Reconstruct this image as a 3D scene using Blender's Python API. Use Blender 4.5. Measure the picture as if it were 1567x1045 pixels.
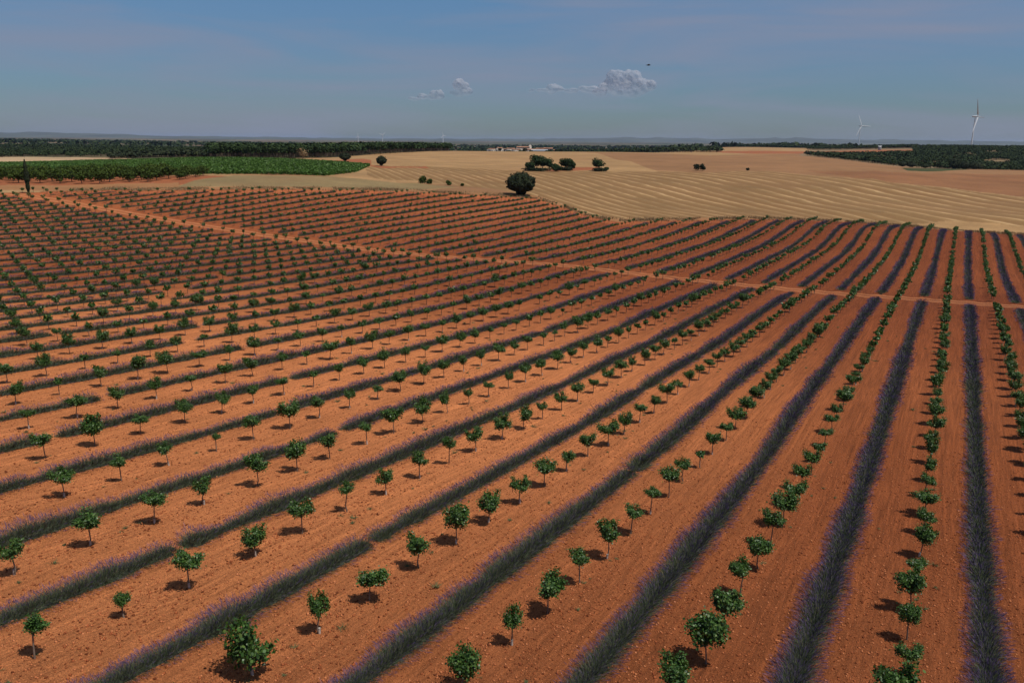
import bpy, math, numpy as np
SKYR=[(0,(.29,.35,.455)),(.05,(.325,.415,.53)),(.1,(.40,.49,.615)),(.2,(.46,.66,.80)),(.4,(.7,.8,.85)),(1,(1,1,1))]
sc=bpy.context.scene
for o in list(bpy.data.objects): bpy.data.objects.remove(o)
# ---------------------------------------------------------------- camera
F=1230.;AZ=math.radians(28.75);PITCH=math.atan(306.5/F);ROLL=.0077;U0=3.5
from mathutils import Matrix,Vector
_r0=Vector((math.cos(AZ),math.sin(AZ),0));_f0=Vector((-math.sin(AZ),math.cos(AZ),0));_z=Vector((0,0,1))
_fw=(_f0*math.cos(PITCH)-_z*math.sin(PITCH));_up=(_f0*math.sin(PITCH)+_z*math.cos(PITCH))
_cx=_r0*math.cos(ROLL)+_up*math.sin(ROLL);_cy=-_r0*math.sin(ROLL)+_up*math.cos(ROLL)
cam=bpy.data.cameras.new('camera');co=bpy.data.objects.new('camera',cam);sc.collection.objects.link(co)
co.matrix_world=Matrix(((_cx.x,_cy.x,-_fw.x,0),(_cx.y,_cy.y,-_fw.y,0),(_cx.z,_cy.z,-_fw.z,0),(0,0,0,1)))
cam.sensor_width=36;cam.sensor_fit='HORIZONTAL';cam.lens=36*F/1567;cam.clip_start=.5;cam.clip_end=90000
sc.camera=co
# ---------------------------------------------------------------- sky
W=bpy.data.worlds.new('World');sc.world=W;W.use_nodes=True;wn=W.node_tree;wn.nodes.clear()
def wl(a,b): wn.links.new(a,b)
sky=wn.nodes.new('ShaderNodeTexSky');sky.sky_type='NISHITA';sky.sun_disc=False;sky.sun_elevation=math.radians(65);sky.sun_rotation=math.radians(90);sky.altitude=800;sky.air_density=1.0;sky.dust_density=.6;sky.ozone_density=1.5
tcw=wn.nodes.new('ShaderNodeTexCoord');sx=wn.nodes.new('ShaderNodeSeparateXYZ');wl(tcw.outputs['Generated'],sx.inputs[0])
rp=wn.nodes.new('ShaderNodeValToRGB');rp.color_ramp.elements[0].position=0;e=rp.color_ramp.elements
for pos,c in SKYR[1:-1]: q=e.new(pos);q.color=(*c,1)
e[0].color=(*SKYR[0][1],1);e[-1].position=SKYR[-1][0];e[-1].color=(*SKYR[-1][1],1)
wl(sx.outputs[2],rp.inputs[0])
mul=wn.nodes.new('ShaderNodeMix');mul.data_type='RGBA';mul.blend_type='MULTIPLY';mul.inputs[0].default_value=1;wl(sky.outputs[0],mul.inputs[6]);wl(rp.outputs[0],mul.inputs[7])
# thin cirrus veils
mp=wn.nodes.new('ShaderNodeMapping');mp.inputs['Rotation'].default_value=(0,.10,-AZ);mp.inputs['Scale'].default_value=(1.,1.,9.);wl(tcw.outputs['Generated'],mp.inputs[0])
cn=wn.nodes.new('ShaderNodeTexNoise');cn.inputs['Scale'].default_value=2.6;cn.inputs['Detail'].default_value=7;cn.inputs['Roughness'].default_value=.52;cn.inputs['Distortion'].default_value=.5;wl(mp.outputs[0],cn.inputs[0])
cr=wn.nodes.new('ShaderNodeValToRGB');cr.color_ramp.elements[0].position=.40;cr.color_ramp.elements[0].color=(0,0,0,1);cr.color_ramp.elements[1].position=.72;cr.color_ramp.elements[1].color=(.85,.85,.85,1);wl(cn.outputs[0],cr.inputs[0])
mx=wn.nodes.new('ShaderNodeMix');mx.data_type='RGBA';wl(cr.outputs[0],mx.inputs[0]);wl(mul.outputs[2],mx.inputs[6]);mx.inputs[7].default_value=(2.35,2.6,3.55,1)
bg=wn.nodes.new('ShaderNodeBackground');bg.inputs[1].default_value=.1;wl(mx.outputs[2],bg.inputs[0])
wo=wn.nodes.new('ShaderNodeOutputWorld');wl(bg.outputs[0],wo.inputs[0])
# ---------------------------------------------------------------- sun
sl=bpy.data.lights.new('sun','SUN');sl.energy=4.6;sl.angle=math.radians(.53);sl.color=(1,.955,.88)
so=bpy.data.objects.new('sun',sl);sc.collection.objects.link(so)
_sd=Vector((math.cos(math.radians(65)),0.02,math.sin(math.radians(65))));so.rotation_euler=_sd.to_track_quat('Z','Y').to_euler()
sc.view_settings.view_transform='Standard';sc.view_settings.look='None';sc.view_settings.exposure=0;sc.view_settings.gamma=1

# ---- survey data: heights, field outlines, sizes
GRID=np.array([[-14.41,-14.71,-15.01,-15.3,-15.57,-15.83,-16.07,-16.3,-16.5,-16.68,-16.84,-16.97,-17.06,-17.11,-17.11,-17.06,-16.98,-16.88,-16.77,-16.64,-16.49,-16.34,-16.18,-16.02,-15.85,-15.67,-15.5,-15.34,-15.19,-15.05,-14.93,-14.81,-14.71,-14.62,-14.55,-14.49,-14.44,-14.41],[-14.52,-14.83,-15.14,-15.43,-15.71,-15.97,-16.22,-16.45,-16.66,-16.84,-17.0,-17.12,-17.21,-17.26,-17.25,-17.19,-17.1,-16.99,-16.87,-16.73,-16.57,-16.42,-16.26,-16.09,-15.92,-15.74,-15.57,-15.4,-15.25,-15.12,-14.99,-14.89,-14.79,-14.71,-14.64,-14.58,-14.54,-14.51],[-14.63,-14.95,-15.26,-15.56,-15.84,-16.12,-16.37,-16.6,-16.82,-17.0,-17.16,-17.28,-17.36,-17.4,-17.38,-17.32,-17.23,-17.1,-16.96,-16.8,-16.64,-16.48,-16.32,-16.16,-15.98,-15.8,-15.62,-15.46,-15.32,-15.19,-15.07,-14.97,-14.87,-14.8,-14.73,-14.68,-14.64,-14.62],[-14.73,-15.06,-15.38,-15.69,-15.98,-16.26,-16.52,-16.76,-16.98,-17.16,-17.32,-17.44,-17.52,-17.55,-17.53,-17.47,-17.36,-17.22,-17.06,-16.88,-16.7,-16.53,-16.37,-16.21,-16.02,-15.84,-15.67,-15.52,-15.38,-15.26,-15.15,-15.06,-14.97,-14.9,-14.84,-14.79,-14.76,-14.74],[-14.84,-15.17,-15.5,-15.82,-16.12,-16.41,-16.68,-16.93,-17.15,-17.34,-17.5,-17.62,-17.7,-17.73,-17.71,-17.64,-17.53,-17.37,-17.18,-16.98,-16.77,-16.58,-16.41,-16.23,-16.05,-15.88,-15.72,-15.58,-15.46,-15.35,-15.25,-15.16,-15.09,-15.02,-14.96,-14.92,-14.89,-14.88],[-14.94,-15.29,-15.62,-15.95,-16.26,-16.56,-16.84,-17.1,-17.33,-17.53,-17.7,-17.82,-17.91,-17.95,-17.94,-17.87,-17.75,-17.57,-17.35,-17.11,-16.87,-16.66,-16.45,-16.27,-16.09,-15.92,-15.78,-15.66,-15.55,-15.46,-15.37,-15.29,-15.22,-15.16,-15.11,-15.07,-15.04,-15.03],[-15.04,-15.4,-15.75,-16.09,-16.41,-16.72,-17.02,-17.29,-17.53,-17.74,-17.92,-18.06,-18.16,-18.21,-18.22,-18.16,-18.04,-17.85,-17.6,-17.31,-17.04,-16.79,-16.55,-16.34,-16.16,-16.0,-15.86,-15.76,-15.67,-15.6,-15.52,-15.45,-15.38,-15.32,-15.27,-15.24,-15.22,-15.21],[-15.14,-15.51,-15.87,-16.22,-16.56,-16.89,-17.2,-17.49,-17.75,-17.98,-18.18,-18.34,-18.46,-18.53,-18.57,-18.54,-18.43,-18.24,-17.97,-17.63,-17.31,-17.01,-16.73,-16.49,-16.28,-16.12,-15.99,-15.9,-15.83,-15.77,-15.7,-15.63,-15.57,-15.51,-15.47,-15.44,-15.42,-15.42],[-15.24,-15.62,-16.0,-16.37,-16.72,-17.07,-17.4,-17.7,-17.99,-18.25,-18.47,-18.66,-18.81,-18.92,-18.99,-18.99,-18.92,-18.75,-18.49,-18.13,-17.75,-17.37,-17.03,-16.74,-16.49,-16.3,-16.17,-16.08,-16.02,-15.98,-15.91,-15.85,-15.79,-15.74,-15.7,-15.67,-15.65,-15.65],[-15.34,-15.73,-16.12,-16.51,-16.89,-17.25,-17.6,-17.94,-18.25,-18.53,-18.79,-19.02,-19.21,-19.36,-19.46,-19.51,-19.48,-19.37,-19.15,-18.81,-18.36,-17.89,-17.47,-17.1,-16.8,-16.57,-16.42,-16.32,-16.25,-16.21,-16.16,-16.11,-16.05,-16.01,-15.96,-15.93,-15.92,-15.91],[-15.43,-15.84,-16.25,-16.66,-17.06,-17.44,-17.82,-18.18,-18.52,-18.84,-19.13,-19.4,-19.63,-19.83,-19.98,-20.08,-20.1,-20.04,-19.87,-19.57,-19.13,-18.62,-18.09,-17.61,-17.22,-16.94,-16.75,-16.63,-16.56,-16.51,-16.47,-16.42,-16.37,-16.33,-16.28,-16.25,-16.22,-16.22],[-15.53,-15.95,-16.38,-16.81,-17.23,-17.64,-18.05,-18.44,-18.81,-19.16,-19.49,-19.8,-20.08,-20.32,-20.52,-20.66,-20.73,-20.72,-20.6,-20.35,-19.97,-19.47,-18.86,-18.25,-17.77,-17.43,-17.2,-17.05,-16.95,-16.89,-16.85,-16.81,-16.77,-16.71,-16.66,-16.61,-16.57,-16.56],[-15.62,-16.06,-16.51,-16.96,-17.4,-17.84,-18.28,-18.7,-19.11,-19.5,-19.87,-20.21,-20.54,-20.83,-21.07,-21.25,-21.36,-21.39,-21.32,-21.12,-20.78,-20.3,-19.67,-19.03,-18.48,-18.06,-17.78,-17.58,-17.46,-17.39,-17.35,-17.3,-17.25,-17.18,-17.1,-17.03,-16.98,-16.95],[-15.7,-16.17,-16.63,-17.1,-17.58,-18.05,-18.52,-18.98,-19.43,-19.86,-20.26,-20.64,-21.01,-21.34,-21.61,-21.83,-21.97,-22.03,-21.98,-21.8,-21.49,-21.03,-20.46,-19.86,-19.31,-18.86,-18.5,-18.24,-18.08,-18.0,-17.95,-17.91,-17.83,-17.73,-17.61,-17.5,-17.43,-17.39],[-15.78,-16.27,-16.76,-17.25,-17.75,-18.25,-18.75,-19.26,-19.75,-20.22,-20.68,-21.1,-21.49,-21.84,-22.14,-22.38,-22.55,-22.62,-22.58,-22.42,-22.14,-21.74,-21.25,-20.72,-20.22,-19.76,-19.35,-19.02,-18.83,-18.74,-18.69,-18.63,-18.52,-18.37,-18.2,-18.04,-17.94,-17.87],[-15.86,-16.36,-16.87,-17.39,-17.92,-18.45,-18.99,-19.53,-20.08,-20.6,-21.1,-21.55,-21.97,-22.34,-22.66,-22.91,-23.09,-23.18,-23.16,-23.03,-22.77,-22.42,-22.01,-21.57,-21.14,-20.72,-20.32,-19.97,-19.72,-19.61,-19.56,-19.47,-19.32,-19.11,-18.87,-18.65,-18.51,-18.41],[-15.93,-16.44,-16.98,-17.52,-18.08,-18.65,-19.22,-19.81,-20.4,-20.98,-21.52,-22.0,-22.43,-22.81,-23.13,-23.4,-23.59,-23.69,-23.7,-23.59,-23.37,-23.07,-22.73,-22.39,-22.04,-21.68,-21.32,-20.98,-20.73,-20.6,-20.55,-20.42,-20.2,-19.92,-19.62,-19.35,-19.15,-19.0],[-15.98,-16.52,-17.07,-17.64,-18.24,-18.84,-19.46,-20.08,-20.73,-21.36,-21.93,-22.43,-22.87,-23.25,-23.57,-23.84,-24.04,-24.16,-24.18,-24.09,-23.9,-23.66,-23.39,-23.13,-22.86,-22.57,-22.26,-21.98,-21.78,-21.66,-21.58,-21.4,-21.11,-20.76,-20.4,-20.07,-19.81,-19.62],[-16.02,-16.58,-17.15,-17.75,-18.37,-19.02,-19.69,-20.37,-21.06,-21.72,-22.32,-22.82,-23.25,-23.63,-23.95,-24.22,-24.43,-24.58,-24.63,-24.56,-24.4,-24.19,-23.98,-23.78,-23.57,-23.33,-23.1,-22.89,-22.74,-22.63,-22.53,-22.32,-21.97,-21.55,-21.14,-20.77,-20.46,-20.24],[-16.06,-16.62,-17.21,-17.83,-18.49,-19.17,-19.88,-20.62,-21.36,-22.06,-22.67,-23.16,-23.58,-23.93,-24.25,-24.53,-24.77,-24.95,-25.05,-25.02,-24.87,-24.68,-24.51,-24.36,-24.19,-24.01,-23.83,-23.67,-23.55,-23.45,-23.31,-23.07,-22.69,-22.25,-21.81,-21.41,-21.08,-20.84],[-16.07,-16.65,-17.25,-17.89,-18.56,-19.28,-20.03,-20.8,-21.58,-22.33,-22.95,-23.42,-23.82,-24.16,-24.46,-24.75,-25.02,-25.26,-25.45,-25.49,-25.35,-25.18,-25.03,-24.89,-24.74,-24.58,-24.43,-24.3,-24.2,-24.08,-23.91,-23.63,-23.26,-22.83,-22.4,-22.0,-21.66,-21.42],[-16.08,-16.65,-17.26,-17.91,-18.6,-19.33,-20.1,-20.88,-21.68,-22.46,-23.09,-23.56,-23.95,-24.29,-24.59,-24.87,-25.15,-25.45,-25.74,-25.9,-25.81,-25.65,-25.5,-25.36,-25.22,-25.06,-24.91,-24.79,-24.68,-24.55,-24.35,-24.07,-23.71,-23.32,-22.92,-22.54,-22.21,-21.98],[-16.07,-16.65,-17.26,-17.91,-18.61,-19.35,-20.1,-20.87,-21.65,-22.4,-23.05,-23.57,-24.0,-24.36,-24.65,-24.91,-25.17,-25.49,-25.84,-26.08,-26.08,-25.99,-25.88,-25.76,-25.62,-25.45,-25.28,-25.13,-25.01,-24.86,-24.66,-24.4,-24.09,-23.74,-23.39,-23.06,-22.77,-22.56],[-16.07,-16.64,-17.25,-17.89,-18.6,-19.33,-20.08,-20.82,-21.54,-22.27,-22.95,-23.52,-24.0,-24.4,-24.69,-24.91,-25.13,-25.44,-25.78,-26.05,-26.16,-26.17,-26.14,-26.07,-25.95,-25.78,-25.57,-25.38,-25.24,-25.08,-24.9,-24.67,-24.41,-24.12,-23.83,-23.55,-23.32,-23.13],[-16.06,-16.63,-17.24,-17.89,-18.59,-19.32,-20.05,-20.78,-21.48,-22.18,-22.86,-23.49,-24.02,-24.45,-24.74,-24.93,-25.12,-25.36,-25.66,-25.93,-26.13,-26.25,-26.3,-26.3,-26.22,-26.06,-25.84,-25.63,-25.45,-25.27,-25.1,-24.9,-24.69,-24.47,-24.24,-24.03,-23.84,-23.69],[-16.04,-16.62,-17.22,-17.87,-18.57,-19.31,-20.05,-20.76,-21.45,-22.13,-22.83,-23.48,-24.05,-24.51,-24.81,-24.98,-25.12,-25.28,-25.5,-25.79,-26.09,-26.3,-26.41,-26.47,-26.44,-26.32,-26.13,-25.91,-25.68,-25.46,-25.29,-25.12,-24.96,-24.79,-24.64,-24.49,-24.35,-24.24],[-16.03,-16.6,-17.19,-17.83,-18.54,-19.3,-20.07,-20.79,-21.47,-22.15,-22.86,-23.51,-24.08,-24.55,-24.86,-25.04,-25.16,-25.29,-25.47,-25.79,-26.13,-26.37,-26.52,-26.61,-26.63,-26.57,-26.43,-26.2,-25.93,-25.67,-25.48,-25.32,-25.2,-25.11,-25.03,-24.94,-24.86,-24.79],[-16.01,-16.57,-17.15,-17.77,-18.47,-19.27,-20.08,-20.82,-21.51,-22.21,-22.93,-23.58,-24.14,-24.59,-24.91,-25.11,-25.28,-25.46,-25.72,-26.01,-26.29,-26.49,-26.64,-26.75,-26.82,-26.83,-26.72,-26.49,-26.17,-25.84,-25.6,-25.45,-25.41,-25.42,-25.42,-25.41,-25.37,-25.34],[-15.98,-16.52,-17.08,-17.69,-18.38,-19.19,-20.06,-20.84,-21.52,-22.26,-22.98,-23.63,-24.2,-24.64,-24.95,-25.18,-25.42,-25.7,-26.01,-26.28,-26.48,-26.63,-26.76,-26.87,-27.0,-27.08,-27.01,-26.76,-26.34,-25.88,-25.57,-25.48,-25.58,-25.74,-25.86,-25.91,-25.92,-25.93],[-15.96,-16.5,-17.05,-17.64,-18.34,-19.19,-20.14,-20.98,-21.62,-22.34,-23.02,-23.64,-24.23,-24.65,-24.92,-25.19,-25.5,-25.84,-26.18,-26.42,-26.62,-26.77,-26.88,-27.0,-27.19,-27.33,-27.25,-26.93,-26.38,-25.74,-25.41,-25.47,-25.77,-26.1,-26.34,-26.47,-26.53,-26.55],[-15.96,-16.51,-17.06,-17.66,-18.39,-19.32,-20.17,-21.02,-21.77,-22.56,-23.13,-23.61,-24.18,-24.65,-24.88,-25.15,-25.47,-25.85,-26.26,-26.54,-26.75,-26.9,-27.03,-27.18,-27.4,-27.52,-27.37,-26.87,-26.18,-25.36,-25.15,-25.46,-26.0,-26.51,-26.84,-27.04,-27.15,-27.17],[-15.98,-16.55,-17.14,-17.8,-18.61,-19.69,-20.43,-21.24,-22.01,-22.67,-23.03,-23.51,-24.11,-24.65,-24.89,-25.07,-25.37,-25.77,-26.25,-26.61,-26.84,-27.02,-27.16,-27.32,-27.5,-27.55,-27.26,-26.59,-25.8,-25.08,-25.04,-25.52,-26.21,-26.85,-27.29,-27.59,-27.74,-27.75],[-16.02,-16.63,-17.28,-18.03,-18.93,-19.95,-20.95,-21.77,-22.56,-23.15,-23.25,-23.55,-24.03,-24.46,-24.68,-24.91,-25.22,-25.61,-26.07,-26.49,-26.83,-27.1,-27.3,-27.47,-27.6,-27.56,-27.16,-26.46,-25.89,-25.38,-25.28,-25.79,-26.47,-27.15,-27.7,-28.09,-28.27,-28.26],[-16.08,-16.71,-17.42,-18.23,-19.16,-20.19,-21.2,-22.08,-22.81,-23.29,-23.48,-23.69,-24.01,-24.31,-24.54,-24.78,-25.07,-25.42,-25.85,-26.33,-26.78,-27.14,-27.45,-27.69,-27.84,-27.76,-27.43,-26.98,-26.57,-26.18,-26.03,-26.31,-26.85,-27.47,-28.05,-28.51,-28.69,-28.63],[-16.13,-16.78,-17.51,-18.34,-19.27,-20.26,-21.23,-22.08,-22.77,-23.24,-23.53,-23.76,-24.01,-24.26,-24.48,-24.72,-24.98,-25.29,-25.69,-26.23,-26.73,-27.16,-27.55,-27.88,-28.1,-28.04,-27.83,-27.59,-27.41,-27.05,-26.8,-26.88,-27.23,-27.72,-28.25,-28.74,-28.9,-28.79],[-16.17,-16.83,-17.55,-18.37,-19.27,-20.21,-21.13,-21.94,-22.61,-23.11,-23.46,-23.74,-23.99,-24.23,-24.47,-24.71,-24.97,-25.28,-25.68,-26.18,-26.68,-27.14,-27.55,-27.9,-28.12,-28.15,-28.05,-27.93,-27.77,-27.51,-27.28,-27.26,-27.45,-27.8,-28.21,-28.58,-28.73,-28.67],[-16.2,-16.86,-17.56,-18.34,-19.2,-20.1,-20.96,-21.74,-22.4,-22.93,-23.34,-23.66,-23.95,-24.21,-24.47,-24.73,-25.01,-25.34,-25.72,-26.17,-26.63,-27.07,-27.46,-27.78,-27.99,-28.07,-28.04,-27.95,-27.81,-27.62,-27.44,-27.38,-27.47,-27.68,-27.95,-28.19,-28.31,-28.32],[-16.23,-16.87,-17.56,-18.31,-19.12,-19.96,-20.78,-21.52,-22.18,-22.72,-23.17,-23.55,-23.88,-24.18,-24.47,-24.76,-25.06,-25.39,-25.76,-26.16,-26.57,-26.96,-27.3,-27.58,-27.76,-27.85,-27.84,-27.77,-27.65,-27.5,-27.36,-27.29,-27.31,-27.42,-27.57,-27.7,-27.8,-27.87],[-16.24,-16.87,-17.54,-18.26,-19.03,-19.82,-20.59,-21.31,-21.96,-22.52,-23.0,-23.42,-23.79,-24.13,-24.45,-24.77,-25.08,-25.41,-25.76,-26.12,-26.47,-26.8,-27.09,-27.32,-27.47,-27.55,-27.55,-27.49,-27.39,-27.26,-27.14,-27.06,-27.04,-27.08,-27.16,-27.23,-27.3,-27.42],[-16.26,-16.87,-17.52,-18.21,-18.94,-19.69,-20.42,-21.11,-21.75,-22.31,-22.82,-23.27,-23.67,-24.05,-24.4,-24.74,-25.06,-25.39,-25.72,-26.03,-26.34,-26.62,-26.86,-27.04,-27.17,-27.23,-27.22,-27.16,-27.08,-26.97,-26.86,-26.79,-26.75,-26.74,-26.79,-26.86,-26.94,-27.06],[-16.27,-16.87,-17.5,-18.17,-18.87,-19.57,-20.27,-20.93,-21.55,-22.12,-22.64,-23.11,-23.54,-23.93,-24.3,-24.65,-24.98,-25.3,-25.61,-25.9,-26.17,-26.41,-26.61,-26.77,-26.87,-26.92,-26.91,-26.86,-26.79,-26.7,-26.61,-26.54,-26.49,-26.48,-26.51,-26.58,-26.67,-26.79],[-16.28,-16.87,-17.49,-18.13,-18.8,-19.47,-20.13,-20.77,-21.37,-21.94,-22.46,-22.94,-23.38,-23.78,-24.16,-24.52,-24.85,-25.17,-25.46,-25.73,-25.98,-26.19,-26.37,-26.5,-26.59,-26.63,-26.62,-26.59,-26.52,-26.45,-26.38,-26.32,-26.28,-26.27,-26.3,-26.36,-26.45,-26.56],[-16.29,-16.87,-17.47,-18.09,-18.73,-19.37,-20.0,-20.62,-21.21,-21.76,-22.28,-22.76,-23.2,-23.62,-24.0,-24.36,-24.69,-25.0,-25.28,-25.54,-25.77,-25.96,-26.12,-26.24,-26.32,-26.35,-26.36,-26.33,-26.29,-26.23,-26.17,-26.13,-26.1,-26.1,-26.13,-26.19,-26.27,-26.38]])
TAZ=np.array([-1.1378,-1.0568,-0.9667,-0.854,-0.7608,-0.6781,-0.5773,-0.4906,-0.373,-0.2588,-0.1508,-0.0506,0.0505,0.1333])
TAB=np.array([[-17.2,-17.1,-16.8,-16.5,-16.2,-16.2,-16.2,-16.3,-16.4,-16.6,-17.6,-19.0,-20.0,-20.4,-20.9,-21.3,-21.6,-21.8,-22.0,-22.0,-22.0,-22.0,-22.0,-22.0,-22.0,-22.0,-22.0,-22.0,-21.9,-21.1,-19.9,-18.4,-16.5,-14.6,-12.7,-11.0,-9.5,-8.1,-6.8,-5.4,-4.1,-2.7,-1.4,0.0],[-17.3,-17.2,-16.8,-16.4,-16.1,-16.0,-16.1,-16.2,-16.4,-16.6,-17.6,-19.0,-20.0,-20.4,-20.9,-21.3,-21.6,-21.8,-22.0,-22.0,-22.0,-22.0,-22.0,-22.0,-22.0,-22.0,-22.0,-22.0,-21.9,-21.1,-19.9,-18.4,-16.5,-14.6,-12.7,-11.0,-9.5,-8.1,-6.8,-5.4,-4.1,-2.7,-1.4,0.0],[-17.3,-17.0,-16.6,-16.0,-15.5,-15.4,-15.5,-15.6,-15.8,-16.1,-16.6,-17.3,-18.0,-18.6,-19.2,-19.9,-20.5,-21.1,-21.7,-22.2,-22.6,-23.1,-23.5,-24.0,-24.4,-24.7,-24.9,-25.0,-24.9,-24.4,-23.5,-22.3,-20.9,-19.3,-17.7,-16.0,-14.5,-12.7,-10.8,-8.7,-6.5,-4.3,-2.1,0.0],[-17.3,-16.5,-15.7,-14.9,-14.0,-13.3,-13.0,-13.2,-13.7,-14.1,-14.3,-14.4,-14.6,-14.8,-15.1,-16.3,-18.4,-21.0,-23.7,-26.0,-27.6,-28.0,-28.0,-28.0,-28.0,-28.0,-28.0,-28.0,-28.0,-28.0,-27.8,-27.0,-25.9,-24.5,-22.8,-21.1,-19.4,-17.3,-14.8,-11.9,-8.9,-5.9,-2.8,0.0],[-17.6,-16.7,-15.8,-14.9,-14.0,-13.2,-12.8,-13.1,-13.5,-13.8,-14.0,-14.2,-14.4,-14.7,-15.1,-16.5,-18.8,-21.6,-24.6,-27.3,-29.3,-30.1,-30.5,-30.9,-31.2,-31.5,-31.7,-31.9,-32.0,-32.0,-31.7,-30.7,-29.3,-27.5,-25.5,-23.4,-21.3,-18.9,-16.1,-13.0,-9.7,-6.4,-3.1,0.0],[-18.6,-18.6,-17.4,-16.5,-15.7,-14.9,-14.2,-13.5,-13.0,-12.5,-12.2,-12.0,-12.3,-13.1,-14.3,-15.7,-17.9,-21.0,-24.4,-27.8,-31.0,-33.4,-34.8,-35.0,-35.0,-35.0,-35.0,-35.0,-35.0,-35.0,-35.0,-35.0,-35.0,-34.2,-32.5,-30.1,-27.3,-24.3,-21.3,-17.8,-13.6,-9.1,-4.4,0.0],[-20.5,-20.5,-19.8,-19.0,-18.1,-17.1,-16.2,-15.2,-14.2,-13.1,-12.2,-11.8,-12.2,-13.4,-15.0,-16.8,-19.3,-22.4,-25.8,-29.1,-32.2,-34.5,-35.8,-36.0,-36.0,-36.0,-36.0,-36.0,-36.0,-36.0,-36.0,-36.0,-36.0,-35.1,-33.3,-30.7,-27.6,-24.4,-21.3,-17.7,-13.5,-9.0,-4.4,0.0],[-22.4,-22.4,-21.9,-20.7,-19.5,-18.4,-17.2,-16.1,-15.0,-13.6,-12.2,-11.5,-12.2,-14.2,-16.7,-19.0,-21.8,-25.0,-28.3,-31.6,-34.4,-36.6,-37.8,-38.0,-37.9,-37.8,-37.7,-37.5,-37.3,-37.0,-36.7,-36.3,-35.9,-34.8,-32.9,-30.4,-27.5,-24.4,-21.3,-17.7,-13.5,-9.0,-4.4,0.0],[-25.0,-24.7,-23.8,-22.5,-20.9,-19.5,-18.2,-16.9,-15.4,-13.6,-12.0,-11.3,-11.9,-13.7,-15.8,-17.9,-20.5,-23.5,-26.7,-29.8,-32.6,-34.7,-35.8,-36.0,-35.9,-35.8,-35.7,-35.5,-35.3,-35.0,-34.7,-34.3,-33.9,-32.8,-30.9,-28.3,-25.4,-22.3,-19.3,-16.0,-12.2,-8.1,-4.0,0.0],[-25.3,-25.3,-24.2,-22.8,-21.1,-19.4,-17.9,-16.6,-15.6,-14.8,-14.1,-13.6,-13.4,-13.7,-14.3,-14.8,-14.7,-14.2,-13.6,-12.9,-12.7,-14.0,-16.5,-21.4,-26.7,-29.9,-30.0,-30.0,-30.0,-30.0,-30.0,-30.0,-30.0,-29.4,-28.1,-26.3,-24.2,-21.8,-19.5,-16.4,-12.6,-8.4,-4.1,0.0],[-25.7,-25.7,-25.1,-24.1,-22.6,-20.5,-18.6,-17.1,-16.0,-15.3,-14.8,-14.6,-15.2,-16.5,-17.0,-16.6,-16.0,-15.0,-14.0,-12.9,-12.5,-14.6,-17.5,-21.4,-25.3,-27.8,-28.4,-28.9,-29.3,-29.6,-29.8,-30.0,-30.0,-29.4,-28.1,-26.3,-24.2,-21.8,-19.5,-16.4,-12.6,-8.4,-4.1,0.0],[-25.9,-25.9,-25.5,-24.9,-24.0,-22.4,-20.6,-19.4,-18.6,-18.5,-20.0,-22.0,-24.4,-25.4,-24.4,-19.6,-14.7,-10.4,-7.6,-8.4,-10.9,-13.7,-16.1,-19.0,-22.0,-24.7,-26.8,-27.9,-28.0,-27.7,-27.4,-26.8,-26.1,-25.3,-24.4,-23.3,-22.2,-21.0,-19.7,-17.2,-13.4,-8.9,-4.2,0.0],[-26.0,-26.0,-25.9,-25.7,-25.4,-24.9,-23.9,-22.8,-21.4,-20.1,-20.6,-22.8,-26.6,-29.0,-26.3,-21.2,-16.3,-10.5,-7.1,-7.9,-10.7,-13.6,-16.2,-19.1,-22.1,-24.8,-26.8,-27.9,-28.0,-27.7,-27.4,-26.8,-26.1,-25.3,-24.4,-23.3,-22.2,-21.0,-19.7,-17.2,-13.4,-8.9,-4.2,0.0],[-26.0,-26.0,-25.9,-25.7,-25.4,-24.9,-23.9,-22.8,-21.4,-20.1,-20.6,-22.8,-26.6,-29.0,-26.3,-21.2,-16.3,-10.5,-7.1,-7.9,-10.7,-13.6,-16.2,-19.1,-22.1,-24.8,-26.8,-27.9,-28.0,-27.7,-27.4,-26.8,-26.1,-25.3,-24.4,-23.3,-22.2,-21.0,-19.7,-17.2,-13.4,-8.9,-4.2,0.0]])
EDGE=[[24.5,298],[10.5,298],[-10.5,302],[-24.5,301],[-45.5,286],[-59.5,277],[-73.5,263],[-87.5,250],[-94.5,241],[-108.5,250],[-122.5,265],[-136.5,277],[-143.5,283],[-150.5,282],[-164.5,269],[-178.5,253],[-192.5,238],[-206.5,221],[-220.5,204],[-234.5,188],[-241.5,179],[-248.5,176],[-255.5,163]]
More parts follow.
